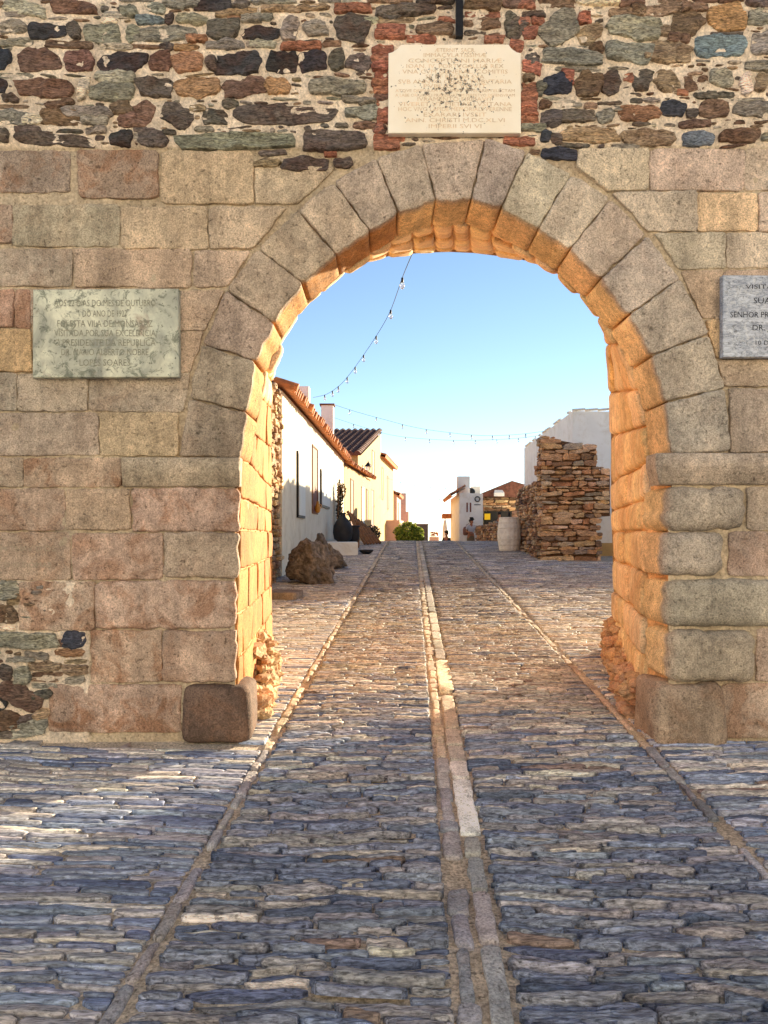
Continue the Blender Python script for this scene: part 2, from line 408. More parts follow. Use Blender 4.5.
for e in ASH:
    if isinstance(e[0], list): poly = e[0]; c = e[1]; pt = e[2]; big = False; x0 = -1
    else:
        x0, y0, x1, y1, c, pt = e; poly = [(x0, y0), (x1, y0), (x1, y1), (x0, y1)]; big = (x0, y0) in ROUND
    if big: poly = [(x0-3, y0), (x1, y0), (x1, y1), (x0-3, y1)]
    jx = 0.9
    jx = .5; mxp = sum(a for a, b in poly)/len(poly); myp = sum(b for a, b in poly)/len(poly); gx = 0.0 if big else 0.55
    poly = [(a+math.copysign(gx, a-mxp), b+math.copysign(gx, b-myp)) for a, b in poly]
    P = [(wx(a+random.uniform(-jx, jx)), wz(b+random.uniform(-jx, jx))) for a, b in poly]
    c = tuple(min(255, v*BR[0]) for v in c)
    left_edge = (not isinstance(e[0], list)) and x1 in (236, 238, 239)
    if big:
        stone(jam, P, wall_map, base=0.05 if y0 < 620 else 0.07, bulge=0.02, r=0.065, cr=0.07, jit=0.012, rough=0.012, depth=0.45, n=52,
              col=wcolor(c, pt), steps=6, dseg=7, side=(*cvar(lin((238, 208, 160)), .06), .15))  # ochre flank paints the bounced sunlight on the passage side
    elif left_edge:
        stone(jam, P, wall_map, base=0.02, r=0.022, cr=0.03, jit=0.012, rough=0.012, depth=0.045, n=52, col=wcolor(c, pt), steps=3)
    else:
        stone(ash, P, wall_map, base=random.uniform(0.001, 0.013), r=0.008, cr=0.012, jit=0.008, rough=0.014, depth=0.08, n=48, col=wcolor(c, pt), inner=(.8, .6, .4, .2))
# blocks beyond the picture's edge
y = 151
rows = [(151,192),(194,246),(249,287),(289,328),(330,371),(374,411),(413,455),(458,487),(489,530),(533,580),(582,630),(632,682),(685,735)]
for (a, b) in rows:
    for side in (-1, 1):
        ex_ = []
        for e in ASH:
            q_ = e[0] if isinstance(e[0], list) else [(e[0], e[1]), (e[2], e[3])]
            if min(p[1] for p in q_) < (a+b)/2 < max(p[1] for p in q_): ex_ += [p[0] for p in q_]
        x = min(ex_)-2 if side < 0 else max(max(ex_)+2, 833 if a == 458 else 780)
        if side < 0 and x > 10: continue
        for k in range(5):
            w = random.uniform(60, 115); xa, xb = (x-w, x) if side < 0 else (x, x+w)
            P = [(wx(xa), wz(a)), (wx(xb), wz(a)), (wx(xb), wz(b)), (wx(xa), wz(b))]
            stone(ash, P, wall_map, base=0.01, r=0.009, cr=0.012, jit=0.008, rough=0.012, depth=0.08, n=36, col=wcolor((148, 130, 106), .3))
            x = x-w-2 if side < 0 else x+w+2
ash.build('ashlar_facing', 'granite', gate, True)
jam.build('jamb_quoins', 'granite', gate, True)

# --- voussoirs: joints (outer px, inner px)
J = [((179,457),(241,459)),((190,399),(248,413)),((203,345),(257,362)),((226,291),(275,324)),((259,250),(304,285)),((298,212),(337,257)),((334,184),(370,233)),
     ((376,160),(399,216)),((421,146),(436,203)),((485,140),(470,202)),((526,153),(500,210)),((571,175),(537,231)),((610,199),(569,251)),((646,236),(598,281)),
     ((679,280),(627,316)),((709,335),(649,356)),((724,388),(663,403)),((730,452),(669,455))]
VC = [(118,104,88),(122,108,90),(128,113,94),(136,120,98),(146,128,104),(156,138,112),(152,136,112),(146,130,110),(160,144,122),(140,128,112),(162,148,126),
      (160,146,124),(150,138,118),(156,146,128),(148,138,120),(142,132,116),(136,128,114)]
vo = MB()
for i in range(len(J)-1):
    (o0, i0), (o1, i1) = J[i], J[i+1]
    g = 0.9
    P = [Vector((wx(p[0]), wz(p[1]))) for p in (o0, o1, i1, i0)]
    c = sum(P, Vector((0, 0)))/4
    P = [p+(c-p).normalized()*0.006 for p in P]
    d = P[1]-P[0]
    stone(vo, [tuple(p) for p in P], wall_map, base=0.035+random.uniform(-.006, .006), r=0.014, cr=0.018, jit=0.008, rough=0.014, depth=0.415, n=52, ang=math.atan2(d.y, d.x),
          col=wcolor(tuple(v*1.2 for v in VC[i]), .12), inner=(.8, .6, .4, .2), dseg=6, side=(*cvar(lin((238, 208, 160) if i > 6 else (196, 144, 86)), .06), .15))  # ochre soffit colour carries the orange bounce light, deeper on the sunlit left
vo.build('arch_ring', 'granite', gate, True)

# --- imposts (chamfered moulding)
def impost(x0, x1, ytop, ymid, ybot, c, proj, side):
    mb = MB(); n = 26; seed = random.random()*99
    prof = [(-0.08, ytop), (proj*0.85, ytop), (proj, ytop+2), (proj, ymid-2), (proj*0.92, ymid), (0.025, ybot-1.5), (0.0, ybot), (-0.08, ybot)]
    vs = []; fs = []
    xs = [x0+(x1-x0)*k/n for k in range(n+1)]
    m = len(prof)
    for k, x in enumerate(xs):
        for j, (h, py) in enumerate(prof):
            hh = h+(0.008*fbm(x*0.05+seed, py*0.1, 0) if h > 0 else 0)
            xx = x
            vs.append((wx(xx), Y0-hh, wz(py)+0.004*noise.noise((x*0.08, py, seed))))
    for k in range(n):
        for j in range(m-1): fs.append((k*m+j, (k+1)*m+j, (k+1)*m+j+1, k*m+j+1))
    mb.add(vs, fs, wcolor(c, .1))
    # return along the reveal
    ex = wx(x0 if side > 0 else x1)
    vs = []; fs = []
    ny = 12; lo = -1 if side > 0 else 1
    for k in range(ny+1):
        yy = Y0-proj+((0.20 if side > 0 else 0.10)+proj)*k/ny; tp = 1.0 if k < ny-2 else (-0.4 if k == ny else 0.3)
        for j, (h, py) in enumerate(prof):
            off = (h-0.0)
            vs.append((ex+lo*((off if h > 0 else 0)*(0.55 if side > 0 else 0.1)*tp if k else 0)+lo*0.004*noise.noise((yy*9, py, seed)), yy if k else Y0-h, wz(py)))
    for k in range(ny):
        for j in range(m-1): fs.append((k*m+j, (k+1)*m+j, (k+1)*m+j+1, k*m+j+1))
    mb.add(vs, fs, wcolor(c, .1))
    return mb
impost(124, 240, 458, 472, 487, (170, 154, 130), 0.05, -1).build('impost', 'granite', gate, True)
impost(659, 830, 454, 469, 485, (172, 158, 136), 0.075, 1).build('impost', 'granite', gate, True)

# --- projecting base blocks
def boulder_block(mb, x0, x1, y0, y1, py0, py1, col, r, seed, skew=0.0):
    # superellipsoid block with noise, in world units from px on the gate plane
    X0, X1 = wx(x0), wx(x1); Z0, Z1 = wz(py1), wz(py0)
    cx, cy, cz = (X0+X1)/2, (y0+y1)/2, (Z0+Z1)/2
    a, b, c = (X1-X0)/2, (y1-y0)/2, (Z1-Z0)/2
    nu, nv = 40, 24; vs = []; fs = []
    e = 0.28
    sp = lambda v, e: math.copysign(abs(v)**e, v)
    for i in range(nv+1):
        ph = -math.pi/2+math.pi*i/nv
        for j in range(nu):
            th = 2*math.pi*j/nu
            x = sp(math.cos(ph), e)*sp(math.cos(th), e); y = sp(math.cos(ph), e)*sp(math.sin(th), e); z = sp(math.sin(ph), e)
            p = Vector((x*a, y*b, z*c)); nrm = p.normalized()
            d = r*fbm(p.x*4+seed, p.y*4, p.z*4, 4)
            p += nrm*d
            p.x += skew*z
            vs.append((cx+p.x, cy+p.y, cz+p.z))
    for i in range(nv):
        for j in range(nu): fs.append((i*nu+j, i*nu+(j+1) % nu, (i+1)*nu+(j+1) % nu, (i+1)*nu+j))
    mb.add(vs, fs, col)
mb = MB(); boulder_block(mb, 183, 251, Y0-0.07, Y0+0.36, 684, 742, (*lin((112, 92, 80)), .25), 0.02, 3); tag(mb.build('base_block', 'granite', gate, True), 'dark stained base block at the left foot of the arch')
mb = MB(); boulder_block(mb, 650, 724, Y0-0.10, Y0+0.34, 682, 748, (*lin((172, 152, 132)), .35), 0.035, 11, -0.015); tag(mb.build('base_block', 'granite', gate, True), 'reddish rounded base block at the right foot of the arch')

# --- reveal and vault stones (loft between the ring's back and the rear edge)
YB = Y0+0.38
def seglen(P): return [(P[i+1]-P[i]).length for i in range(len(P)-1)]
ns = len(FW)
def prof_at(s, w):
    s = min(max(s, 0), ns-1.0001); i = int(s); f = s-i
    a = FW[i].lerp(FW[i+1], f); b = RW[i].lerp(RW[i+1], f)
    return a.lerp(b, w)
def loft(s, y, h):
    w = (y-YB)/(Y1-YB)
    w = max(-0.2, min(w, 1.0)); ww = max(w, 0)
    p = prof_at(s, ww); q = 0.05 if (y < YB-0.01 and s > 3.05) else 0.0
    if s <= 3: n = Vector((1, 0))
    elif s >= ns-4: n = Vector((-1, 0))
    else:
        d = prof_at(min(s+0.35, ns-1), ww)-prof_at(max(s-0.35, 0), ww)
        n = Vector((d.y, -d.x)).normalized()
    return (p.x+n.x*(h-0.012-q), y, p.y+n.y*(h-0.012-q))
rev = MB(); revbed = MB()
courses = [0.0, .35, .75, 1.15, 1.6, 2.0, 2.45, 3.0, 3.7, 4.5]
courses += [5.1+0.78*k for k in range(18)]
courses = [c for c in courses if c < ns-5.2]
courses += [ns-1-c for c in (4.5, 3.7, 3.0, 2.45, 2.0, 1.6, 1.15, .75, .35, 0.0)]
courses = sorted(set(courses))
for i in range(len(courses)-1):
    s0, s1 = courses[i], courses[i+1]
    left = s1 < 5; yy = Y0+0.03 if s1 <= 3.02 else YB+0.005; k = 0
    while yy < Y1-0.02:
        w = random.uniform(0.5, 1.1) if not (k == 0 and i % 2) else random.uniform(0.3, 0.5)
        if random.random() < 0.12: w = 0.2
        y2 = min(yy+w, Y1)
        if Y1-y2 < 0.25: y2 = Y1
        sc = 3.3
        gap = 0.006
        # work in an arclength-ish u so that bevels stay even
        L = (prof_at(s1, .5)-prof_at(s0, .5)).length
        def mpf(u, v, h, s0=s0, s1=s1, L=L): return loft(s0+(s1-s0)*v/L, u, h)
        P = [(yy+gap, gap), (y2-gap, gap), (y2-gap, L-gap), (yy+gap, L-gap)]
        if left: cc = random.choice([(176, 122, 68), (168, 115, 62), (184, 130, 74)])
        else: cc = random.choice([(240, 212, 162), (244, 218, 172), (230, 198, 148), (236, 208, 166)])  # right stones painted paler for bounced light, left ones deeper where the sun hits
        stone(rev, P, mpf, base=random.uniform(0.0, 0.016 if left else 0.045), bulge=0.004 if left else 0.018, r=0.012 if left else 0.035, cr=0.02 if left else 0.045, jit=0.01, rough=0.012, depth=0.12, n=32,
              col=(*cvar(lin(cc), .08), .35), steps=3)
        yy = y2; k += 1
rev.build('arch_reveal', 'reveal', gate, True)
vs = []; fs = []; NS = 80; NY = 24
for i in range(NS+1):
    for j in range(NY+1):
        s = (ns-1)*i/NS; yq = Y0+0.012+(Y1-Y0-0.012)*j/NY
        vs.append(loft(s, yq, -0.012+0.008*fbm(s*1.5, yq*5, 0)))
for i in range(NS):
    for j in range(NY): a = i*(NY+1)+j; fs.append((a, a+1, a+NY+2, a+NY+1))
revbed.add(vs, fs, (*lin((222, 176, 124)), .3)); revbed.build('reveal_bedding', 'mortar', gate, True)

# --- crumbled rubble at the feet of the reveals
def rubble_heap(mb, fx, y0, y1, side, n, cc, hmax):
    for k in range(n):
        t = random.random(); yy = y0+(y1-y0)*t
        sz = random.uniform(0.025, 0.085)
        out = random.uniform(-0.05, 0.11)
        zz = gz(yy)+random.uniform(0, hmax)*(1-out*3.0)
        x = fx(yy)+side*out
        vs = []; fs = []; nu, nv = 9, 6; sd = random.random()*99
        ax, ay, az = sz*random.uniform(.7, 1.2), sz*random.uniform(.8, 1.6), sz*random.uniform(.4, .8)
        for i in range(nv+1):
            ph = -math.pi/2+math.pi*i/nv
            for j in range(nu):
                th = 2*math.pi*j/nu
                p = Vector((math.cos(ph)*math.cos(th), math.cos(ph)*math.sin(th), math.sin(ph)))
                q = 1+0.45*fbm(p.x*1.7+sd, p.y*1.7, p.z*1.7, 3)
                vs.append((x+p.x*ax*q, yy+p.y*ay*q, zz+p.z*az*q))
        for i in range(nv):
            for j in range(nu): fs.append((i*nu+j, i*nu+(j+1) % nu, (i+1)*nu+(j+1) % nu, (i+1)*nu+j))
        mb.add(vs, fs, (*cvar(lin(cc), .2, .06), .4))
def fxl(y): return prof_at(0.2, max(0, (y-YB)/(Y1-YB))).x
def fxr(y): return prof_at(ns-1.2, max(0, (y-YB)/(Y1-YB))).x
mb = MB(); rubble_heap(mb, fxl, Y0+0.5, 6.9, 1, 330, (196, 166, 128), 0.20); rubble_heap(mb, fxl, 5.9, 7.0, 1, 120, (196, 166, 128), 0.42)
mb.build('rubble_footing', 'reveal', gate, False)
mb = MB(); rubble_heap(mb, fxr, Y0+0.5, 7.95, -1, 420, (196, 164, 132), 0.26); rubble_heap(mb, fxr, 7.2, 8.1, -1, 110, (196, 164, 132), 0.34)
mb.build('rubble_footing', 'reveal', gate, False)

# --- rubble facing, traced stone by stone
PAL = dict(k=(66,64,66), d=(104,97,90), g=(148,142,130), l=(170,162,146), r=(124,98,86), b=(126,104,86), o=(158,122,92), y=(166,134,96), R=(164,110,90), B=(122,132,138),
           N=(64,68,78), w=(222,206,182), t=(160,138,114))
T1 = (0, 0, 5.907, [(20,10,290,100,'l',12),(300,15,575,95,'r'),(610,75,790,110,'l'),(10,70,160,105,'g'),(0,125,150,210,'g'),(170,135,400,240,'k'),(400,135,480,235,'d'),(490,140,720,260,'g'),
 (745,150,830,250,'g'),(-60,235,210,280,'g'),(265,248,555,292,'b'),(570,260,790,295,'l'),(-90,310,80,415,'N'),(105,292,350,428,'r'),(375,300,560,440,'r'),(580,300,875,440,'k'),
 (570,430,808,495,'l'),(525,490,800,610,'g'),(-40,430,200,465,'g'),(90,460,450,585,'r'),(470,460,525,610,'w'),(-60,460,45,560,'k'),(25,565,105,610,'d'),(650,600,790,690,'b'),
 (-30,620,175,640,'b'),(270,600,440,640,'b',-8),(-60,650,185,740,'g'),(150,680,245,740,'w'),(230,650,490,755,'b'),(370,635,665,700,'g'),(480,690,640,740,'g'),(705,665,800,750,'r'),
 (90,740,240,790,'d'),(340,765,490,790,'d'),(510,750,630,795,'g'),(-60,760,70,850,'d'),(70,795,565,868,'d'),(655,775,790,870,'k'),(570,805,620,830,'d'),(250,0,300,20,'b'),(-60,10,15,60,'t'),
 (700,40,745,70,'d'),(605,40,635,70,'d'),(605,110,690,140,'w')])
T2 = (120, 0, 5.486, [(0,-20,200,12,'g'),(230,-20,440,50,'g'),(400,-10,630,68,'k'),(630,10,715,55,'d'),(725,-15,800,20,'g'),(140,20,245,78,'g',10),(0,35,95,100,'g'),(95,90,240,138,'B'),
 (245,80,290,140,'d'),(300,80,490,135,'l'),(515,50,750,95,'t',-5),(670,90,768,130,'g'),(590,82,670,105,'o'),(30,145,430,240,'g'),(470,100,665,225,'d'),(670,145,890,235,'k'),(370,205,475,240,'o'),
 (300,248,430,282,'y'),(0,248,225,268,'b'),(225,240,300,275,'d'),(470,230,690,278,'g'),(690,230,768,262,'l'),(155,280,298,400,'r'),(290,290,465,403,'o',-14),(478,315,525,395,'d'),
 (530,285,790,418,'k'),(95,428,292,543,'d'),(295,422,552,546,'o'),(565,425,810,540,'r',-6),(0,400,95,460,'l',12),(-60,460,75,550,'l'),(570,545,650,592,'d'),(0,590,50,630,'r'),(0,560,210,695,'r',-18),
 (228,570,400,695,'d',22),(455,595,592,692,'d'),(605,580,1205,690,'d'),(390,575,470,610,'t'),(78,700,190,728,'d'),(238,715,305,742,'d'),(415,695,515,725,'g'),(0,725,60,808,'k'),
 (80,735,100,775,'g'),(105,722,275,815,'d'),(285,735,982,822,'g')])
T3 = (250, 0, 5.12, [(0,-10,245,20,'g'),(45,25,410,65,'t'),(345,-10,465,15,'g'),(480,-10,690,20,'g'),(440,28,620,68,'R'),(650,40,790,100,'d'),(0,75,120,112,'g'),(160,90,250,222,'g'),
 (280,115,400,195,'g'),(440,75,620,222,'d',5),(0,212,130,250,'l'),(165,225,360,258,'R'),(375,213,470,243,'b'),(85,262,255,385,'k'),(258,258,402,378,'k'),(405,258,480,368,'d'),
 (500,275,628,370,'d',15),(285,408,595,498,'g'),(75,400,205,488,'y'),(480,500,640,540,'g'),(495,545,655,620,'g'),(530,630,640,660,'b'),(440,630,500,655,'d'),(365,630,400,655,'d'),
 (260,668,615,785,'d'),(45,770,190,795,'d'),(20,820,155,858,'t'),(155,808,412,880,'d'),(435,815,525,862,'d'),(285,650,310,672,'d'),(385,780,440,800,'R'),(590,90,650,130,'l'),
 (650,130,790,158,'R'),(650,160,790,200,'R'),(625,240,735,290,'R',-8),(625,292,710,326,'R'),(632,330,705,368,'R'),(640,372,700,408,'R'),(636,412,705,444,'R'),(640,447,708,480,'R'),
 (636,484,708,514,'r'),(650,518,706,545,'R'),(660,560,706,640,'R'),(635,642,703,688,'r'),(635,692,790,722,'R'),(640,726,768,762,'R')])
T4 = (510, 0, 5.907, [(50,-10,140,55,'R'),(170,-10,380,55,'b'),(390,-20,640,35,'w'),(640,-10,790,40,'b'),(580,50,790,103,'t'),(70,65,200,115,'d'),(-5,100,88,250,'d',40),(130,100,190,150,'R'),
 (55,110,105,150,'R'),(405,80,470,140,'R'),(170,80,400,262,'g',-30),(395,150,555,255,'t',-20),(565,105,910,245,'g'),(80,170,155,240,'R'),(-5,245,66,296,'R',25),(90,310,170,385,'d'),
 (170,290,545,388,'g'),(553,250,850,390,'g'),(470,258,555,325,'b'),(255,390,550,425,'g'),(75,375,180,440,'R',14),(312,420,372,505,'R'),(185,425,375,570,'N'),(160,480,198,570,'d'),
 (380,425,555,578,'b'),(540,422,652,570,'d'),(675,435,712,485,'R'),(725,412,827,540,'d'),(75,440,150,490,'b'),(75,492,150,555,'R'),(68,560,150,600,'R'),(75,605,150,645,'R'),(70,648,155,690,'R'),
 (70,695,158,740,'R'),(65,742,200,780,'g'),(-40,815,150,860,'R'),(180,650,310,755,'d'),(300,652,500,735,'d'),(505,660,615,728,'g'),(628,630,895,725,'o'),(510,600,660,622,'d'),(170,600,240,645,'b'),
 (440,610,510,645,'t'),(590,628,660,658,'g'),(340,600,420,635,'g'),(275,765,650,850,'t'),(650,765,990,862,'t'),(180,775,245,850,'N'),(240,790,300,850,'d'),(200,870,405,945,'N'),(120,880,180,910,'b'),
 (600,855,768,880,'g'),(300,848,470,870,'d')])
T5 = (630, 0, 5.565, [(0,40,90,88,'b'),(60,25,290,88,'t',-6),(120,-10,330,22,'b'),(280,22,430,70,'t'),(215,68,420,205,'b'),(430,15,645,180,'y'),(650,45,840,150,'g'),(640,-20,840,42,'d'),(340,-20,640,16,'b'),
 (170,140,230,198,'t'),(450,182,630,203,'d'),(210,195,330,245,'b'),(80,232,345,358,'t'),(352,202,660,328,'B'),(670,185,860,310,'g'),(640,345,840,405,'g'),(142,390,275,530,'t'),(300,425,440,505,'b'),
 (440,390,578,490,'l',20),(580,415,615,445,'d'),(615,400,680,545,'w',-15),(700,410,750,510,'t'),(265,500,315,530,'R'),(360,522,470,560,'d'),(490,515,575,548,'d'),(0,545,65,575,'d'),
 (75,540,170,572,'g'),(172,565,322,660,'N'),(370,555,548,665,'b'),(575,560,860,662,'g'),(310,605,378,670,'d'),(265,678,438,716,'r'),(522,668,632,698,'b'),(290,730,478,815,'B'),
 (485,720,722,803,'b'),(735,730,860,790,'g'),(20,680,110,700,'d'),(560,550,740,560,'g')])
T6 = (370, 0, 4.518, [(30,30,300,75,'d'),(30,78,200,105,'t'),(200,110,385,160,'t'),(160,165,290,195,'R'),(430,85,590,135,'b'),(430,140,520,165,'d'),(-10,-10,200,22,'t'),(210,-10,380,28,'d'),(430,-10,600,50,'b'),
 (600,-10,740,40,'r'),(520,168,600,196,'R'),(610,50,670,180,'d'),(310,75,380,105,'R'),(430,55,590,80,'R'),(20,560,60,600,'R')])
T7 = (0, 570, 6.02, [(-60,60,130,185,'g'),(-60,205,110,325,'b'),(-90,370,375,475,'g'),(385,360,525,470,'N'),(330,475,510,515,'o'),(350,415,385,470,'r'),(45,520,205,558,'g'),(155,490,295,535,'g',8),(165,555,375,605,'t'),
 (385,540,525,560,'t'),(385,568,530,630,'t'),(190,615,385,640,'b'),(395,632,510,682,'g'),(190,650,350,672,'t'),(190,682,350,715,'l'),(-30,560,80,670,'d'),(85,575,190,690,'g'),(-10,690,275,830,'r',28),
 (215,718,320,775,'d'),(-40,770,45,850,'k'),(-60,835,130,970,'b'),(110,880,215,935,'d',-15),(70,900,290,1000,'g',-8),(220,840,285,890,'t'),(60,140,120,210,'t'),(-40,340,90,365,'w'),(-70,960,80,1010,'d')])
rub = MB(); boxes = []
def rubble_stone(x0, y0, x1, y1, key, rot, n=40):
    cx, cy = (x0+x1)/2, (y0+y1)/2; w, h = (x1-x0)/2, (y1-y0)/2
    a = R(-rot); pts = []
    if key == 'R': base_ang = [35, 145, 215, 325]
    elif w/h > 2.0: base_ang = [12, 40, 90, 142, 168, 196, 220, 275, 320, 350]
    else: base_ang = [10, 52, 98, 140, 178, 222, 262, 310]
    ex = 6.5 if w/h > 1.7 else 4.2
    skew = random.uniform(-0.3, 0.3) if key != 'R' else 0
    for t in base_ang:
        t = R(t+random.uniform(-13, 13) if key != 'R' else t+random.uniform(-3, 3))
        c, s_ = math.cos(t), math.sin(t)
        rr = 1.0/((abs(c)**ex+abs(s_)**ex)**(1/ex))
        if key == 'R': rr = 1.38
        else: rr *= random.uniform(0.88, 1.05)
        px, pz = c*rr*w+skew*h*s_, s_*rr*h
        if key == 'R': px, pz = math.copysign(w, c), math.copysign(h, s_)
        if rot:
            px, pz = px*0.95*math.cos(a)-pz*0.92*math.sin(a), px*0.95*math.sin(a)+pz*0.92*math.cos(a)
        pts.append((wx(cx+px), wz(cy-pz)))
    small = min(w, h) < 4
    c0 = lin(tuple(v*1.12 for v in PAL[key]))
    stone(rub, pts, wall_map, base=random.uniform(0.014, 0.032) if not small else random.uniform(0.004, 0.014), bulge=0.005 if key not in 'gBt' else 0.001, r=0.008 if not small else 0.006,
          cr=0.008, jit=0.012 if not small else 0.006, rough=0.030 if not small else 0.010, nf=10, depth=0.06, n=n, ang=a, col=(*cvar(c0, .16, .06), .5 if key in 'rbdtk' else .12), steps=2,
          layer=0.012 if key in 'gBtdlb' else 0.005, inner=(.75, .5, .25))
for ox, oy, sc, lst in (T1, T2, T3, T4, T5, T6, T7):
    for e in lst:
        x0, y0, x1, y1 = ox+e[0]/sc, oy+e[1]/sc, ox+e[2]/sc, oy+e[3]/sc
        boxes.append((x0, y0, x1, y1))
        rubble_stone(x0-1.7, y0-1.0, x1+1.7, y1+1.0, e[4], e[5] if len(e) > 5 else random.uniform(-3, 3))
def free(x0, y0, x1, y1, m=0.1):
    for b in boxes:
        if x0 < b[2]+m and x1 > b[0]-m and y0 < b[3]+m and y1 > b[1]-m: return False
    return True
def fill(zx0, zx1, zy0, zy1, tries, wr, hr, keys):
    for _ in range(tries):
        w, h = random.uniform(*wr), random.uniform(*hr)
        x = random.uniform(zx0, zx1-w); y = random.uniform(zy0, zy1-h)
        if free(x, y, x+w, y+h):
            boxes.append((x, y, x+w, y+h)); rubble_stone(x, y, x+w, y+h, random.choice(keys), random.uniform(-10, 10), 14)
boxes.append((386, 43, 522, 134))
fill(-10, 780, 0, 148, 9000, (10, 34), (2.4, 4.4), 'gdbtlbg')
fill(-10, 780, 0, 148, 6000, (4, 11), (2, 4), 'gdbtld')
fill(-40, 48, 580, 736, 600, (4, 14), (2.5, 6), 'gdbt')
# carry the rubble on past the edges of the view
for yb in range(-108, -10, 17):
    x = -300
    while x < 1080:
        w = random.uniform(14, 48); h = random.uniform(9, 15)
        rubble_stone(x, yb+random.uniform(-1, 2), x+w, yb+h, random.choice('gdkrbtgdb'), random.uniform(-4, 4), 14); x += w+random.uniform(3, 8)
for yb in range(0, 145, 16):
    for xa, xb in ((-300, -22), (790, 1080)):
        x = xa
        while x < xb-20:
            w = min(random.uniform(14, 44), xb-x); rubble_stone(x, yb, x+w, yb+random.uniform(9, 14), random.choice('gdkrbtgdb'), random.uniform(-4, 4), 14); x += w+random.uniform(3, 8)
for yb in range(584, 735, 15):
    x = -300
    while x < -20:
        w = random.uniform(20, 50); x1 = min(x+w, -14); rubble_stone(x, yb, x1, yb+11, random.choice('gdbrt'), 0, 14); x += w+5
rub.build('rubble_facing', 'slate', gate, True)

# --- mortar sheet behind the facing
mo = MB(); st = 0.022
X0, X1, Z0, Z1 = wx(-320), wx(1100), gz(Y0)-0.15, wz(-110)
nx = int((X1-X0)/st); nzv = int((Z1-Z0)/st)
def in_open(x, z, grow):
    # polygon test against the ring profile
    c = False; P = FW; m = len(P)
    if z < P[0].y: return P[0].x-grow < x < P[-1].x+grow
    j = m-1
    xs = []
    for i in range(m):
        a = P[i]; b = P[j]
        d = (a-CEN); e = (b-CEN)
        a2 = a+d.normalized()*grow; b2 = b+e.normalized()*grow
        if (a2.y > z) != (b2.y > z) and x < (b2.x-a2.x)*(z-a2.y)/(b2.y-a2.y)+a2.x: c = not c
        j = i
    return c
idx = {}; vs = []; fs = []; cs = []
cm1 = (*lin((224, 208, 188)), .3); cm2 = (*lin((188, 172, 148)), .3)
def mv(i, j):
    if (i, j) in idx: return idx[(i, j)]
    x = X0+i*st; z = Z0+j*st; py = HY-z/S; px = 384+x/S
    rubz = py < 148 or (px < 88 and py > 582)
    h = (0.002+0.009*fbm(x*9, z*9, 3)+0.004*noise.noise((x*40, z*40, 1))) if rubz else (-0.012+0.014*fbm(x*5, z*5, 5, 3))
    vs.append((x, Y0-h, z)); cs.append(cm1 if rubz else cm2); idx[(i, j)] = len(vs)-1; return len(vs)-1
for i in range(nx):
    for j in range(nzv):
        if in_open(X0+(i+.5)*st, Z0+(j+.5)*st, 0.035): continue
        fs.append((mv(i, j), mv(i+1, j), mv(i+1, j+1), mv(i, j+1)))
mo.v = vs; mo.f = fs; mo.c = cs
mo.build('mortar_face', 'mortar', gate, True)
# --- wall body with the passage through it
mb = MB()
ZT = 4.3
def face_with_hole(y, P, xl, xr, flip):
    pts = [(xl, gz(y)-0.4), (xl, ZT), (xr, ZT), (xr, gz(y)-0.4), (P[-1].x, gz(y)-0.4)]+[(p.x, p.y) for p in reversed(P)]+[(P[0].x, gz(y)-0.4)]
    tri = tessellate_polygon([[Vector((a, b, 0)) for a, b in pts]])
    mb.add([(a, y, b) for a, b in pts], [tuple(t) for t in tri], (*lin((170, 146, 112)), .4))
GF = [p+(p-CEN).normalized()*0.05 for p in FW]
GR = [p.copy() for p in RW]
face_with_hole(Y0+0.05, GF, -14, 16, False); face_with_hole(Y1, GR, -14, 16, True)
cw = (*lin((170, 146, 112)), .4)
mb.add([(-14, Y0+0.05, ZT), (16, Y0+0.05, ZT), (16, Y1, ZT), (-14, Y1, ZT)], [(0, 1, 2, 3)], cw)
for x in (-14, 16): mb.add([(x, Y0+0.05, -2), (x, Y1, -2), (x, Y1, ZT), (x, Y0+0.05, ZT)], [(0, 1, 2, 3)], cw)
vs = []
for s in range(ns): g = GF[s]; r_ = loft(s, YB, -0.06); vs += [(g.x, Y0+0.05, g.y), (r_[0], Y1, r_[2])]
mb.build('wall_body', 'mortar', gate)

# ================================================================= PLAQUES
def text_obj(name, lines, mat, parent, cx, yfront, depth=0.002, condense=1.0):
    V = []; Fc = []
    for txt, size, z, w in lines:
        cu = bpy.data.curves.new('t', 'FONT'); cu.body = txt; cu.align_x = 'CENTER'; cu.align_y = 'CENTER'
        cu.size = size; cu.resolution_u = 2
        ob = bpy.data.objects.new('t', cu); COL.objects.link(ob)
        me = bpy.data.meshes.new_from_object(ob.evaluated_get(bpy.context.evaluated_depsgraph_get()))
        bpy.data.objects.remove(ob); bpy.data.curves.remove(cu)
        xs = [v.co.x for v in me.vertices]
        if not xs: continue
        k = w/(max(xs)-min(xs)) if w else 1.0
        o = len(V)
        for v in me.vertices: V.append((cx+(v.co.x-(max(xs)+min(xs))/2)*k, yfront-depth, z+v.co.y))
        for p in me.polygons: Fc.append(tuple(i+o for i in p.vertices))
        bpy.data.meshes.remove(me)
    mb = MB(); mb.add(V, Fc); return mb.build(name, mat, parent)
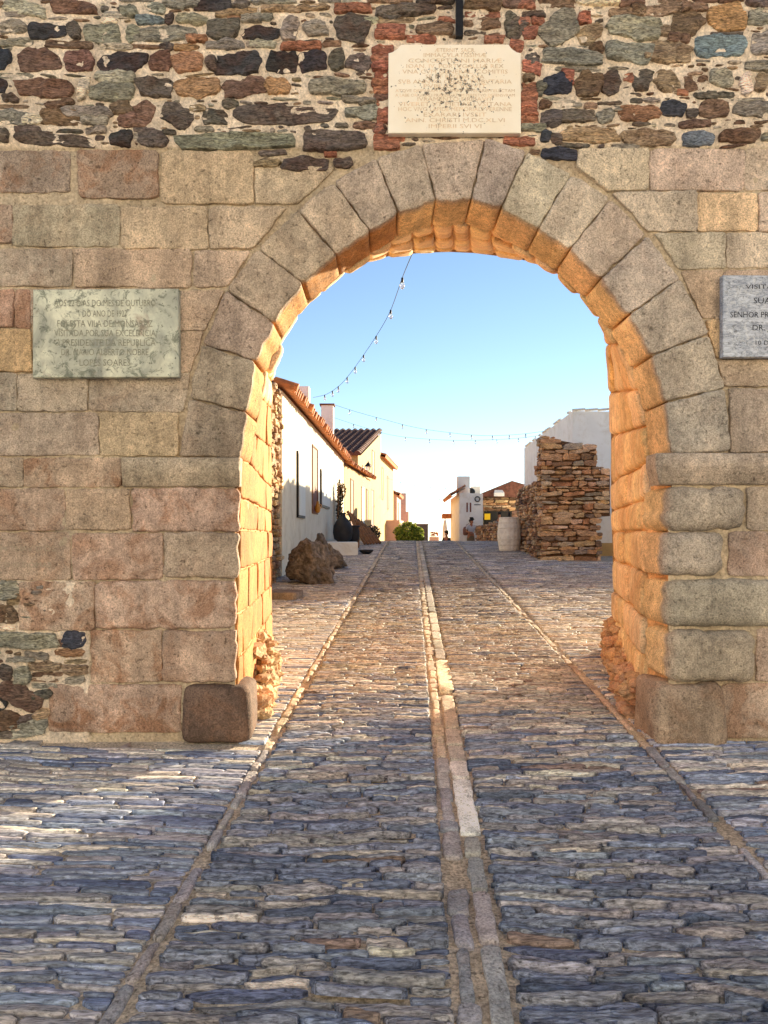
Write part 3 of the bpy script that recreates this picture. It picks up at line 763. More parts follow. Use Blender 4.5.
def slab(name, poly_px, thick, y_back, mat, loc, label, cat, bev=0.004):
    t = thing(name, loc, label, cat, 'inscribed stone plaques fixed on the gate wall')
    yb = y_back; yf = y_back-thick
    mb = MB(); P = [(wx(a, yf), wz(b, yf)) for a, b in poly_px]
    n = len(P)
    cx = (P[0][0]+P[1][0])/2; cz = sum(p[1] for p in P)/n
    ins = [(cx+(p[0]-cx)*(1-bev/abs(P[0][0]-cx)), cz+(p[1]-cz)*(1-bev/abs(P[0][1]-cz))) for p in P]
    vs = [(p[0], yb, p[1]) for p in P]+[(p[0], yf+bev, p[1]) for p in P]+[(p[0], yf, p[1]) for p in ins]
    fs = [tuple(range(2*n, 3*n))]
    for q in range(2):
        for i in range(n): fs.append((q*n+i, q*n+(i+1) % n, (q+1)*n+(i+1) % n, (q+1)*n+i))
    mb.add(vs, fs); mb.build('slab', mat, t); return t, yf
# central plaque
cp = [(388, 133), (521, 133), (521, 53)]+[(521-13+13*math.cos(R(a))*1.0*0+(-0 if a else 0)+0, 53) for a in ()]
cp += [(517, 52), (512, 49), (509, 44.5), (401, 44.5), (397, 49), (392, 52), (388.5, 53)]
ctr = (wx(454), Y0-0.02, wz(90))
pl, yf = slab('inscribed_plaque', cp, 0.05, Y0-0.012, 'm_white', ctr, 'cream marble plaque with cut upper corners and faded Latin lettering above the arch', 'plaque')
LN = [('ÆTERNIT. SACR.', 50.5, 40), ('IMMACVLATISSIMÆ', 55.5, 62), ('CONCEPTIONI MARIÆ', 61, 92), ('IOAN. IV. PORTVGALLIÆ REX', 66.5, 96), ('VNA CVM GENERAL. COMITIIS', 72, 104), ('SE ET REGNA SVA', 77, 58),
      ('SVB ANNVO CENSV TRIBVTARIA', 82, 112), ('PVBLICE VOVIT', 86.5, 62), ('ATQVE DEIPARAM IN IMPERII TVTELAREM ELECTAM', 91, 118), ('A LABE ORIGINALI PRÆSERVATAM PERPETVO DEFENSVRAM', 95.5, 118),
      ('IVRAMENTO FIRMAVIT', 99.5, 74), ('VIVERET VT PIETAS LVSITANA', 104.5, 112), ('HOC VIVO LAPIDE MEMORIALE PERENNE', 109.5, 112), ('EXARARI IVSSIT', 115, 62), ('ANN. CHRISTI M.DC.XL.VI', 120.5, 98), ('IMPERII SVI VI', 126.5, 52)]
text_obj('inscription', [(t, 4.6*S*1.25 if w < 115 else 3.3*S*1.25, wz(y, yf), w*S) for t, y, w in LN], 'text_brown', pl, wx(455, yf), yf)
# left plaque
ctr = (wx(106), Y0-0.02, wz(333))
pl, yf = slab('inscribed_plaque', [(32.5, 377.5), (179, 377), (178.5, 288.5), (33, 289.5)], 0.045, Y0-0.020, 'm_green', ctr, 'grey-green lichened marble plaque with worn lettering on the wall left of the arch', 'plaque')
LN = [('AOS 22 DIAS DO MES DE OUTUBRO', 303.5, 100), ('DO ANO DE 1927', 314, 44), ('FOI ESTA VILA DE MONSARAZ', 324, 94), ('VISITADA POR SUA EXCELENCIA', 333.5, 100), ('O PRESIDENTE DA REPUBLICA', 343, 100),
      ('DR. MARIO ALBERTO NOBRE', 352.5, 86), ('LOPES SOARES', 363, 50)]
text_obj('inscription', [(t, 7.2*S*1.3, wz(y, yf), w*S) for t, y, w in LN], 'text', pl, wx(105, yf), yf)
# right plaque
ctr = (wx(790), Y0-0.02, wz(316))
pl, yf = slab('inscribed_plaque', [(723, 357), (858, 357), (858, 275.5), (723, 275)], 0.05, Y0-0.020, 'm_blue', ctr, 'blue-grey veined marble plaque with dark lettering cut by the right edge of the view', 'plaque')
LN = [('VISITA A MONSARAZ', 287, 90, 4.6), ('DE', 293.5, 8, 3.4), ('SUA EXCELENCIA', 301, 74, 6.2), ('SENHOR PRESIDENTE DA REPUBLICA', 315, 120, 6.0), ('DR. JORGE SAMPAIO', 328, 76, 6.0), ('10 DE JUNHO DE 1998', 343, 70, 4.6)]
text_obj('inscription', [(t, s*S*1.35, wz(y, yf), w*S) for t, y, w, s in LN], 'text_dark', pl, wx(791, yf), yf)
# faint carved letters in the wall
o = text_obj('carved_letters', [('M TNAV D OS', 7.5*S, wz(549), 54*S), ('D O DOMAS', 7.5*S, wz(565), 46*S)], 'text_carved', gate, wx(30), Y0-0.026, 0.004)
o['label'] = 'faint weathered letters carved in a block left of the arch'
# iron bar
t = thing('iron_bar', (wx(458), Y0-0.05, wz(44)), 'dark iron bar rising from the cream plaque above the arch', 'bar')
mb = MB(); mb.box(wx(455), wx(462), Y0-0.075, Y0-0.035, wz(43), wz(-100)); mb.build('rod', 'iron', t)
mb = MB(); mb.box(wx(452.5), wx(464.5), Y0-0.06, Y0+0.02, wz(-92), wz(-98)); mb.build('bracket', 'iron', t)

# ================================================================= GROUND
gnd = MB(); vs = []; fs = []
xs = [-3000, -600, -120, -40, -15, -8, -5]+[-4+0.25*k for k in range(41)]+[7, 9, 12, 18, 40, 120, 600, 3000]
ys = [-3000, -300, -30, -10, -3, 0]+[1+0.25*k for k in range(130)]+[34, 36, 40, 45, 50, 56, 62, 80, 150, 300, 450, 800, 2000, 5000]
for yv in ys:
    for xv in xs: vs.append((xv, yv, gzb(yv)-0.013+(0.014*fbm(xv*2, yv*2, 0) if 1 < yv < 33 and -4 < xv < 6 else 0)))
nxs = len(xs)
for j in range(len(ys)-1):
    for i in range(nxs-1): a = j*nxs+i; fs.append((a, a+1, a+nxs+1, a+nxs))
gnd.add(vs, fs); tag(gnd.build('ground', 'dirt', None, True), kind='structure')

def Lx(y): return -0.93+0.0375*y
def Cx(y): return 0.22+0.037*y
def Rx(y): return 1.49+0.04*y
def warp(x, y): return 0.09*noise.noise((x*0.7, y*0.5, 2.0))+0.030*noise.noise((x*2.3, y*2.2, 5.0))+0.010*noise.noise((x*6, y*9, 1.0))
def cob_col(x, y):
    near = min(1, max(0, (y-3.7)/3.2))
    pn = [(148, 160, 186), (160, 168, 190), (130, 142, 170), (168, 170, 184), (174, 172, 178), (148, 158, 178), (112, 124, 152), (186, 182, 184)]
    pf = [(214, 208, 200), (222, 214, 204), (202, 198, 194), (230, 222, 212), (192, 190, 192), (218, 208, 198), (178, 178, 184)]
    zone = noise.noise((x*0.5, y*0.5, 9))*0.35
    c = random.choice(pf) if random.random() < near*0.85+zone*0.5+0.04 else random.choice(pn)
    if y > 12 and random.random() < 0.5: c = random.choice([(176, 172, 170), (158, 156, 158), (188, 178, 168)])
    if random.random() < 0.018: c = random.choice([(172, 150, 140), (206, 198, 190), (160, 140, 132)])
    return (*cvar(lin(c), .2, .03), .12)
def cobbles(mb, fa, fb, y0, y1, lw, tw, lo=False, tilt=0.0, hb=0.012, colf=cob_col, rv=1.0):
    y = y0
    while y < y1:
        g = max(0.0, (y-9)/14)
        th = random.uniform(*tw)*(1+0.5*min(g, 1.2)); 
        x = fa(y)+random.uniform(0, 0.03); xe = fb(y)
        while x < xe-0.03:
            ln = random.uniform(*lw)*(1+0.5*min(g, 1.2))
            if xe-(x+ln) < 0.07: ln = xe-x
            gp = 0.004
            x1 = min(x+ln, xe)
            e0 = random.uniform(0, 0.45)*th; e1 = random.uniform(0, 0.45)*th
            dy = random.uniform(-0.012, 0.012)
            def mp(u, v, h):
                yy = v+warp(u, v)+tilt*(u-fa(v))
                return (u, yy, gz(yy)+h)
            ya, yb = y+gp+dy, y+th-gp+dy
            P = [(x+gp, ya+e0), (x+gp+0.3*ln*random.random(), ya), (x1-gp-0.3*ln*random.random(), ya), (x1-gp, ya+e1), (x1-gp, yb-e1*.6), (x+gp+0.5*ln, yb+random.uniform(-.3, .15)*th*0.5), (x+gp, yb-e0*.6)]
            far = y > 10
            c = colf(x, y)
            rl = rv*(1.0 if y < 4.4 else 0.55)
            hb2 = hb+random.uniform(-0.012, 0.014)*rl*(.6 if rv < .3 else 1)
            sl = random.uniform(-0.55, 0.12)*(.18 if rv < .3 else max(rl, .45)) if y > 4.4 or rv < .9 else random.uniform(-.5, .25); yc = (ya+yb)/2
            def mp(u, v, h, sl=sl, yc=yc):
                yy = v+warp(u, v)+tilt*(u-fa(v))
                return (u, yy, gz(yy)+h+sl*(v-yc))
            if far: stone(mb, P, mp, base=hb2, r=0.012, cr=0.01, jit=0.004, rough=0.006, depth=0.02, n=9, col=c, inner=(.5,), steps=1)
            else: stone(mb, P, mp, base=hb2, bulge=0.001, r=0.006 if rv > .3 else .004, cr=0.007, jit=0.007, rough=(0.012 if y < 4.6 else 0.008) if rv > .3 else .004, nf=9, depth=0.035, n=22, col=c, inner=(.8, .5, .2), steps=1, layer=0.008 if rv > .3 else .002)
            x = x1
        y += th
road = MB()
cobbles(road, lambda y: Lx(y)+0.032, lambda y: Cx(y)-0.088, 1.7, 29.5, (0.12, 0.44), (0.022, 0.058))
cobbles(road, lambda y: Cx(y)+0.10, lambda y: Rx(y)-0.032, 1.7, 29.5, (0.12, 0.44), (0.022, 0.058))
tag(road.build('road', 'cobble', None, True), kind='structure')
pav = MB()
def padl(y):
    if y < Y0-0.02: return -4.2
    if y < Y1: return fxl(y)-0.02
    return -2.2 if y < 15.6 else (-2.07+0.035*(y-15.6) if y < 30 else -1.5)
def padr(y):
    if y < Y0-0.02: return 4.6
    if y < Y1: return fxr(y)+0.02
    return 7.0 if y < 19 else 4.4
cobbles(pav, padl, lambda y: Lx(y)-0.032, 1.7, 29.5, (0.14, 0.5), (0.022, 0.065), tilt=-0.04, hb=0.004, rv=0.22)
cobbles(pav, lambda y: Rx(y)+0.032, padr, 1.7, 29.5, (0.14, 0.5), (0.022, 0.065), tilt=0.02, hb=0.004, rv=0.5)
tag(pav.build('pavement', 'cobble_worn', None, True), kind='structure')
# stone lines dividing the paving
lines = MB()
def line_of(fx, w, lr, colc, y0=1.7, y1=29.5, off=0.0, hb=0.005, gapc=0.0):
    y = y0
    while y < y1:
        ln = random.uniform(*lr)*(1+max(0, y-9)/25)
        if random.random() > gapc:
            ww = w*random.uniform(0.55, 1.15); ya, yb = y+0.006, y+ln-0.006
            P = [(fx(ya)+off-ww/2, ya), (fx(ya)+off+ww/2, ya), (fx(yb)+off+ww/2, yb), (fx(yb)+off-ww/2, yb)]
            P = [(a+random.uniform(-.008, .008), b+random.uniform(-.02, .02)) for a, b in P]
            stone(lines, P, lambda u, v, h: (u, v, gz(v)+h), base=hb, r=0.01, cr=0.02, jit=0.008, rough=0.01, depth=0.05, n=24 if y < 10 else 10, col=(*cvar(lin(colc(y)), .1), .2), inner=(.6, .3) if y < 10 else (.5,), steps=2)
        y += ln
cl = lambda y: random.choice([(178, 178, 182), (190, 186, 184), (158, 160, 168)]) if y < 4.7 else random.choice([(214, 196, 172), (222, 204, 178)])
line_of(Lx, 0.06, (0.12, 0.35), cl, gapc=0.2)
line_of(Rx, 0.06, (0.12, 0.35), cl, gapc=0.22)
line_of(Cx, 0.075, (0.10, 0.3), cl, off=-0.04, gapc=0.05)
def slabs():
    # the pale slabs on the right side of the centre line, traced
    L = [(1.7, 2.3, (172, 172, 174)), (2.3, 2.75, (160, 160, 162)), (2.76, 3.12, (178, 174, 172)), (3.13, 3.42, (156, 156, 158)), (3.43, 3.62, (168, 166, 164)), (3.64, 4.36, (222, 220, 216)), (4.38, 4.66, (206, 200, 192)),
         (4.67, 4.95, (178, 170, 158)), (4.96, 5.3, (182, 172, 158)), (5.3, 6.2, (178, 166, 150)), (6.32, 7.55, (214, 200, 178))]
    y = 7.6
    while y < 29: ln = random.uniform(0.3, 0.6); L.append((y, y+ln, random.choice([(176, 166, 152), (160, 152, 142), (188, 178, 162)]))); y += ln
    for a, b, c in L:
        w = 0.05 if a > 3.6 else 0.035
        big = 0.02 if 6.3 < a < 7 else 0
        P = [(Cx(a)+0.055-w-big*.2+random.uniform(-.006, .006), a+.01), (Cx(a)+0.055+w+big, a+.01), (Cx(b)+0.055+w+big, b-.01), (Cx(b)+0.055-w, b-.01)]
        stone(lines, P, lambda u, v, h: (u, v, gz(v)+h), base=0.010, r=0.006, cr=0.02, jit=0.010, rough=0.007, depth=0.05, n=28 if a < 10 else 12, col=(*cvar(lin(tuple(min(250, v*1.14) for v in c)), .05), .1), inner=(.7, .4), steps=2)
slabs()
tag(lines.build('paving_lines', 'granite', None, True), kind='structure')

# ================================================================= DRY-STONE WALL GENERATOR
def dry_face(mb, mp, U0, U1, topf, botf, tr, wr, pal, lo=False, right=None, base=0.01, k=1.0):
    v = botf(U0)-0.05
    vmax = max(topf(U0+(U1-U0)*q/20) for q in range(21))
    while v < vmax:
        th = random.uniform(*tr)*k
        u = U0+random.uniform(-0.05, 0.05)*0
        while u < U1:
            w = random.uniform(*wr)*k
            if U1-(u+w) < 0.08: w = U1-u
            um = u+w/2
            if right is not None and u < right(v) < u+w+.05: w = max(.05, right(v)-u); um = u+w/2-.01
            if v+th*0.5 < topf(um) and v+th > botf(um)-0.1 and (right is None or um < right(v)):
                t2 = th*random.uniform(0.7, 1.1); e0, e1 = random.uniform(0, .3)*t2, random.uniform(0, .3)*t2
                P = [(u+.006, v+e0), (u+w*.3, v+.004), (u+w-.006, v+e1), (u+w-.006, v+t2-e1), (u+w*.6, v+t2-.004), (u+.006, v+t2-e0)]
                sl = random.uniform(-.10, .10); P = [(a_, b_+sl*(a_-um)) for a_, b_ in P]
                c = random.choice(pal)
                stone(mb, P, mp, base=base+random.uniform(-0.05, 0.075), r=0.014, cr=0.012, jit=0.02, rough=0.035, nf=6, depth=0.12, n=10 if lo else 16, col=(*cvar(lin(c), .22, .06), .4), steps=1 if lo else 2, inner=(.5,), layer=0.01)
            u += w
        v += th*random.uniform(.85, 1.0)
PR = [(214, 172, 130), (198, 152, 112), (222, 186, 146), (168, 132, 104), (204, 170, 136), (142, 118, 100), (228, 200, 166), (184, 166, 146)]
# --- the ruin
ru = thing('ruined_wall', (4.7, 19.9, gz(19.8)), 'tall ragged stub of brown dry schist wall right of the street', 'ruin')
YR = 19.6; xA, xB = 4.0, 5.75
def rtop(x):
    px = 384+x*F/YR
    if px < 541: return wz(436, YR)
    if px < 566: return wz(436, YR)+0.04*noise.noise((x*9, 0, 0))
    if px < 570: return wz(441, YR)
    if px < 597: return wz(442, YR)+0.06*noise.noise((x*9, 1, 0))
    if px < 601: return wz(466, YR)
    return wz(470, YR)
def rright(z):
    py = HY-z*F/YR
    if py < 468: return wx(597, YR)
    if py < 516: return wx(612, YR)
    return wx(602, YR)
mb = MB()
dry_face(mb, lambda u, v, h: (u, YR-h, v), xA, xB, rtop, lambda u: gz(YR), (0.045, 0.21), (0.12, 0.6), PR, right=rright)
dry_face(mb, lambda u, v, h: (xA-h, u, v), YR, YR+0.6, lambda u: wz(437, YR), lambda u: gz(u), (0.06, 0.15), (0.15, 0.35), PR)
mb.hexa([(xA+.08, YR+.06), (wx(597, YR), YR+.08), (wx(600, YR), YR+.6), (xA+.08, YR+.6)], gz(YR)-.2, [wz(437, YR), wz(447, YR), wz(447, YR), wz(437, YR)], (*lin((110, 86, 66)), .3))
mb.hexa([(wx(596, YR), YR+.09), (wx(611, YR), YR+.09), (wx(611, YR), YR+.6), (wx(596, YR), YR+.6)], wz(516, YR), wz(470, YR), (*lin((110, 86, 66)), .3))
mb.build('masonry', 'drywall', ru, False)
# --- low schist walls along the street
def low_wall(p0, p1, ztop0, ztop1, thick, label, pal=PR, tr=(0.06, 0.14), wr=(0.15, 0.45), cat='wall', face=-1, ragged=0.05, lo=True, z2=None):
    d = Vector((p1[0]-p0[0], p1[1]-p0[1])); L = d.length; d.normalize(); nrm = Vector((-d.y, d.x))  # left of direction
    mid = (p0[0]+d.x*L/2, p0[1]+d.y*L/2)
    t = thing('stone_wall', (mid[0], mid[1], gz(mid[1])), label, cat, 'rubble stone walls along the street')
    mb = MB()
    def mp(u, v, h):
        q = face
        return (p0[0]+d.x*u+nrm.x*h*(-q), p0[1]+d.y*u+nrm.y*h*(-q), v)
    topf = lambda u: ztop0+(ztop1-ztop0)*u/L+ragged*noise.noise((u*2, 3, 1))
    dry_face(mb, mp, 0, L, topf, lambda u: gz(p0[1]+d.y*u), tr, wr, pal, lo)
    a = [(p0[0]-nrm.x*(-face)*.06, p0[1]-nrm.y*(-face)*.06), (p1[0]-nrm.x*(-face)*.06, p1[1]-nrm.y*(-face)*.06)]
    b = [(p1[0]-nrm.x*(-face)*thick, p1[1]-nrm.y*(-face)*thick), (p0[0]-nrm.x*(-face)*thick, p0[1]-nrm.y*(-face)*thick)]
    zb = min(gz(p0[1]), gz(p1[1]))-.3
    mb.hexa(a+b, zb, [ztop0-.04, ztop1-.04, ztop1-.04, ztop0-.04], (*lin((120, 96, 74)), .3))
    mb.build('masonry', 'drywall', t, False); return t
low_wall((4.02, 20.2), (4.2, 24.3), 1.42, 1.36, 0.45, 'waist-high tan rubble wall running back from the tall ruin behind the barrel')
low_wall((4.2, 24.4), (4.5, 37.5), 0.52, 0.45, 0.4, 'low tan stone wall between the barrel and the white chimney house')
PG = [(214, 176, 132), (200, 160, 118), (222, 188, 144), (180, 146, 112), (206, 180, 146)]
low_wall((-2.16, 8.05), (-2.10, 15.55), 2.82, 2.86, 0.5, 'tall rubble wall strip between the gate and the first white house', pal=PG, face=1, tr=(0.07, 0.16), wr=(0.15, 0.4), ragged=0.03)

# ================================================================= HOUSES
def on_line(p0, p1, t): return (p0[0]+(p1[0]-p0[0])*t, p0[1]+(p1[1]-p0[1])*t)
def tile_roof(mb, a, b, c, d, pitch=0.22, rows=1, amp=0.06, thick=0.05, col=None, sub=6):
    """a-b eave line, d-c ridge line; barrel tiles run from eave to ridge."""
    a, b, c, d = map(Vector, (a, b, c, d)); L = (b-a).length; H = (d-a).length
    n = max(2, int(L/pitch)); m = max(2, int(H/0.42))
    nrm = (b-a).cross(d-a).normalized()
    if nrm.z < 0: nrm = -nrm
    vs = []; fs = []; W = n*sub
    for j in range(m*2+1):
        row = j//2; up = j % 2
        f = min(1.0, (row+(0.96 if up else 0.0))/m)
        if j == m*2: f = 1.0
        lift = 0.03 if not up else 0.0
        for i in range(W+1):
            t = i/W; ph = (i % sub)/sub
            h = amp*abs(math.sin(math.pi*i/sub))
            p = a.lerp(b, t).lerp(d.lerp(c, t), f)+nrm*(h+lift+0.012*noise.noise((i//sub*1.7, row*2.3, 0)))
            vs.append(tuple(p))
    for j in range(m*2):
        for i in range(W): q = j*(W+1)+i; fs.append((q, q+1, q+W+2, q+W+1))
    o = len(vs)
    for i in range(W+1):
        t = i/W; vs.append(tuple(a.lerp(b, t)-nrm*thick))
    for i in range(W): fs.append((i, i+1, o+i+1, o+i))
    for p in (a, b, c, d): vs.append(tuple(p-nrm*thick))
    fs.append((o+W+1, o+W+2, o+W+3, o+W+4))
    mb.add(vs, fs, col)
def eave_tiles(mb, a, b, up, r=.085, pitch=.24):
    a, b, up = Vector(a), Vector(b), Vector(up); L = (b-a).length; d = (b-a).normalized(); k = 0.0
    while k < L:
        o = random.uniform(-.05, .08); p = a+d*k-up*o*-1
        mb.tube([tuple(p), tuple(p+up*.5)], [r, r*.85], 8); k += pitch
def facade_box(mb, p0, p1, depth, z0, z1, side=-1):
    """box whose street face runs p0->p1 and body extends to side (-1 left)"""
    d = Vector((p1[0]-p0[0], p1[1]-p0[1])).normalized(); n = Vector((-d.y, d.x))*(1 if side < 0 else -1)
    fp = [p0, p1, (p1[0]+n.x*depth, p1[1]+n.y*depth), (p0[0]+n.x*depth, p0[1]+n.y*depth)]
    mb.hexa(fp, z0, z1); return fp
def panel(mb, p0, p1, u0, u1, z0, z1, out, thick, side=-1):
    """thin box on the street face between distances u0,u1 along p0->p1"""
    d = Vector((p1[0]-p0[0], p1[1]-p0[1])).normalized(); n = Vector((d.y, -d.x))*(1 if side < 0 else -1)
    q = lambda u, o: (p0[0]+d.x*u+n.x*o, p0[1]+d.y*u+n.y*o)
    mb.hexa([q(u0, out), q(u1, out), q(u1, out+thick), q(u0, out+thick)], z0, z1)
def window(parent, p0, p1, u0, u1, z0, z1, side=-1, pane='dark', frame='wood_red', fw=0.05, name='window'):
    mb = MB(); e = 0.003
    for (a, b, c, d_) in ((u0-fw, u0, z0-fw, z1+fw), (u1, u1+fw, z0-fw, z1+fw), (u0, u1, z1, z1+fw), (u0, u1, z0-fw, z0)): panel(mb, p0, p1, a, b, c, d_, -0.02, 0.05, side)
    w = mb.build(name, frame, parent)
    mb = MB(); panel(mb, p0, p1, u0, u1, z0, z1, -0.015, 0.022, side); mb.build('pane', pane, w); return w
def chimney(parent, x, y, w, z0, z1, mat='white', cap=True, capmat='tile_dark', d=None):
    mb = MB(); d = d or w
    mb.box(x-w/2, x+w/2, y-d/2, y+d/2, z0, z1); o = mb.build('chimney', mat, parent)
    if cap:
        mb = MB(); mb.box(x-w/2-.05, x+w/2+.05, y-d/2-.05, y+d/2+.05, z1, z1+.05); mb.build('cap', capmat, o)
    return o

# --- house A: long white house with boards
A0, A1 = (-2.07, 15.62), (-1.56, 30.2)
hA = thing('white_house', (-3.5, 22, gz(22)), 'long low whitewashed house with ragged orange tile eave, first on the left beyond the arch', 'house', 'houses along the street')
LA = math.dist(A0, A1)
mb = MB(); facade_box(mb, A0, A1, 5.0, -1.5, 2.93); mb.build('wall', 'oldwhite', hA)
mb = MB(); tile_roof(mb, (A0[0]+.22, A0[1]-.1, 2.95), (A1[0]+.22, A1[1], 2.90), (A1[0]-3.2, A1[1], 4.0), (A0[0]-3.2, A0[1]-.1, 4.05), pitch=0.24, amp=0.07, thick=0.02); eave_tiles(mb, (A0[0]+.30, A0[1]-.1, 2.98), (A1[0]+.30, A1[1], 2.93), (-.94, 0, .32)); rf = mb.build('roof', 'terracotta', hA, False)
chimney(rf, -2.22, 20.8, .42, 2.8, 3.98, cap=False)
c2 = chimney(rf, -1.98, 27.0, .42, 2.8, 4.52)
# gable fill under the roof
mb = MB(); mb.add([(A0[0], A0[1], 2.9), (A0[0]-3.2, A0[1], 3.95), (A0[0]-3.2, A0[1], 2.9), (A0[0], A0[1]+14, 2.9), (A0[0]-3.2, A0[1]+14, 3.95), (A0[0]-3.2, A0[1]+14, 2.9)], [(0, 1, 2), (3, 4, 5), (0, 1, 4, 3)]); mb.build('gable', 'white', hA)
def uA(px): D = 2.616/(.035+(384-px)/770.0); return (D-A0[1])*1.0006
w = window(hA, A0, A1, uA(312), uA(317), 0.62, 2.35, pane='wood_red', frame='wood')
window(hA, A0, A1, 11.9, 12.9, gz(28)+0.05, 1.75, pane='dark', frame='wood_red', name='door')
# framed white boards hung on the facade
for pa, pb, za, zb, lb in ((296.5, 303.5, 1.93, .40, 'taller white board in a dark frame, nearer of the two on the white house wall'), (320, 328.5, 1.90, .82, 'white board in a dark frame beyond the slit window on the white house wall')):
    u0, u1 = uA(pa), uA(pb); q = on_line(A0, A1, u0/LA)
    t = thing('notice_board', (q[0]+.03, q[1], zb), lb, 'board', 'framed boards on the white house')
    mb = MB(); panel(mb, A0, A1, u0, u1, zb, za, 0.0, 0.045); mb.build('frame', 'iron', t)
    mb = MB(); panel(mb, A0, A1, u0+.06, u1-.06, zb+.06, za-.06, 0.046, 0.012); mb.build('sheet', 'board', t)
# gold pot in the slit window niche
t = thing('clay_figure', (-1.80, 20.9, 0.62), 'small golden clay jug on the sill of the slit window', 'jug')
mb = MB(); mb.lathe((-1.80, 20.9, .60), [(.04, 0), (.07, .06), (.08, .14), (.05, .22), (.03, .27), (.045, .31)], 16); mb.build('body', 'gold', t, True)
mb = MB(); mb.tube([(-1.76, 20.9, .84), (-1.70, 20.9, .82), (-1.70, 20.9, .74), (-1.73, 20.9, .72)], .012, 6); mb.build('handle', 'gold', t, True)

# --- house B: lower continuation, lit cream
B0, B1 = (-1.54, 30.22), (-.66, 39.2)
hB = thing('cream_house', (-2.6, 34.6, gz(34)), 'low sunlit cream house with orange eave continuing the white house', 'house', 'houses along the street')
mb = MB(); facade_box(mb, B0, B1, 4.4, -1.9, 2.78); mb.build('wall', 'cream', hB)
mb = MB(); tile_roof(mb, (B0[0]+.2, B0[1], 2.82), (B1[0]+.2, B1[1], 2.86), (B1[0]-2.4, B1[1], 3.5), (B0[0]-2.4, B0[1], 3.5), pitch=.26, amp=.07, thick=.02); eave_tiles(mb, (B0[0]+.28, B0[1], 2.84), (B1[0]+.28, B1[1], 2.88), (-.94, 0, .32)); mb.build('roof', 'terracotta', hB, False)
window(hB, B0, B1, 5.2, 6.3, 0.55, 2.2, pane='board', frame='dark')
window(hB, B0, B1, 7.0, 7.6, 0.75, 2.2, pane='wood_red', frame='wood')
window(hB, B0, B1, 1.6, 2.4, gz(31), 2.3, pane='wood_red', frame='wood', name='door')

# --- house C: tall with dark tile roof
C0, C1 = (-1.35, 40.0), (-.20, 48.0)
hC = thing('tall_house', (-3.2, 44, gz(44)), 'tall cream house with a dark brown tiled roof sloping towards the viewer', 'house', 'houses along the street')
mb = MB()
fp = [C0, C1, (C1[0]-5, C1[1]), (C0[0]-5, C0[1])]
mb.hexa(fp, -2.5, [4.22, 6.42, 6.42, 4.22]); mb.build('wall', 'cream', hC)
mb = MB(); tile_roof(mb, (C0[0]-5.2, C0[1]-.3, 4.2), (C0[0]+.15, C0[1]-.3, 4.2), (C1[0]+.1, C1[1], 6.5), (C1[0]-5.2, C1[1], 6.5), pitch=.36, amp=.13, thick=.1); mb.build('roof', 'tile_dark', hC, False)
window(hC, C0, C1, 1.3, 1.9, 3.0, 3.7, pane='dark', frame='cream')
window(hC, C0, C1, 4.6, 5.4, 3.3, 4.9, pane='wood_red', frame='wood')
window(hC, C0, C1, 1.5, 2.3, 0.7, 2.2, pane='wood_red', frame='wood')
window(hC, C0, C1, 4.2, 5.2, 0.2, 2.6, pane='wood_red', frame='wood')
# --- house D
D0, D1 = (-.24, 48.05), (.70, 57.5)
hD = thing('cream_house', (-2.2, 53, gz(53)), 'narrow two-storey cream house with tiled eave beyond the tall house', 'house', 'houses along the street')
mb = MB(); facade_box(mb, D0, D1, 5.0, -3.2, 4.95); mb.build('wall', 'cream', hD)
mb = MB(); tile_roof(mb, (D0[0]+.35, D0[1], 4.95), (D1[0]+.35, D1[1], 4.95), (D1[0]-2.6, D1[1], 5.9), (D0[0]-2.6, D0[1], 5.9), pitch=.36, amp=.12, thick=.12); mb.build('roof', 'terracotta', hD, False)
window(hD, D0, D1, 1.0, 1.8, 2.3, 4.3, pane='wood_red', frame='wood')
window(hD, D0, D1, 4.6, 5.6, 1.8, 4.0, pane='wood_red', frame='wood')
mb = MB(); panel(mb, D0, D1, 4.0, 7.8, -1.4, 1.0, 0.002, 0.9); mb.build('porch', 'pink', hD)
# --- house E
E0, E1 = (.78, 62.0), (1.25, 66.0)
hE = thing('pink_house', (-1, 64, gz(62)), 'small pinkish house with tall plain chimney at the far end of the street', 'house', 'houses along the street')
mb = MB(); mb.hexa([(.50, 61), (1.02, 61), (1.45, 67), (-3.0, 67), (-3.0, 61)], -3.5, 3.3); mb.build('wall', 'pink', hE)
mb = MB(); tile_roof(mb, (1.25, 60.7, 3.2), (1.7, 67, 3.2), (-.9, 67, 4.0), (-.9, 60.7, 4.0), pitch=.4, amp=.12, thick=.12); rf = mb.build('roof', 'terracotta', hE, False)
window(hE, (1.02, 61), (1.45, 67), 1.6, 2.6, .9, 2.6, pane='dark', frame='wood')
chimney(hE, 1.72, 68.5, .45, -3, 3.7, 'pink', cap=False, d=.6); chimney(hE, 2.1, 69.5, .25, -3, 2.1, 'pink', cap=False)

# --- right: big white building behind the ruin
W0, W1 = (6.5, 26.5), (6.9, 37.9)
hW = thing('white_building', (9, 32, gz(32)), 'large plain whitewashed building rising behind the brown ruin', 'house', 'houses along the street')
mb = MB(); mb.hexa([W0, (11.2, 26.5), (11.6, 37.9), W1], -1.6, [4.27, 4.2, 4.2, 4.27]); mb.build('wall', 'white', hW)
mb = MB()
for (a, b) in ((W0, W1), (W0, (11.2, 26.5))):
    d = Vector((b[0]-a[0], b[1]-a[1])); L = d.length; d.normalize(); k = 0.0
    while k < L-.3:
        x, y = a[0]+d.x*k, a[1]+d.y*k
        if random.random() < .8: mb.tube([(x-d.x*.02, y-d.y*.02, 4.30), (x+d.x*.42, y+d.y*.42, 4.32+random.uniform(0, .02))], .045, 7)
        k += .44
mb.build('coping', 'hoop', hW)
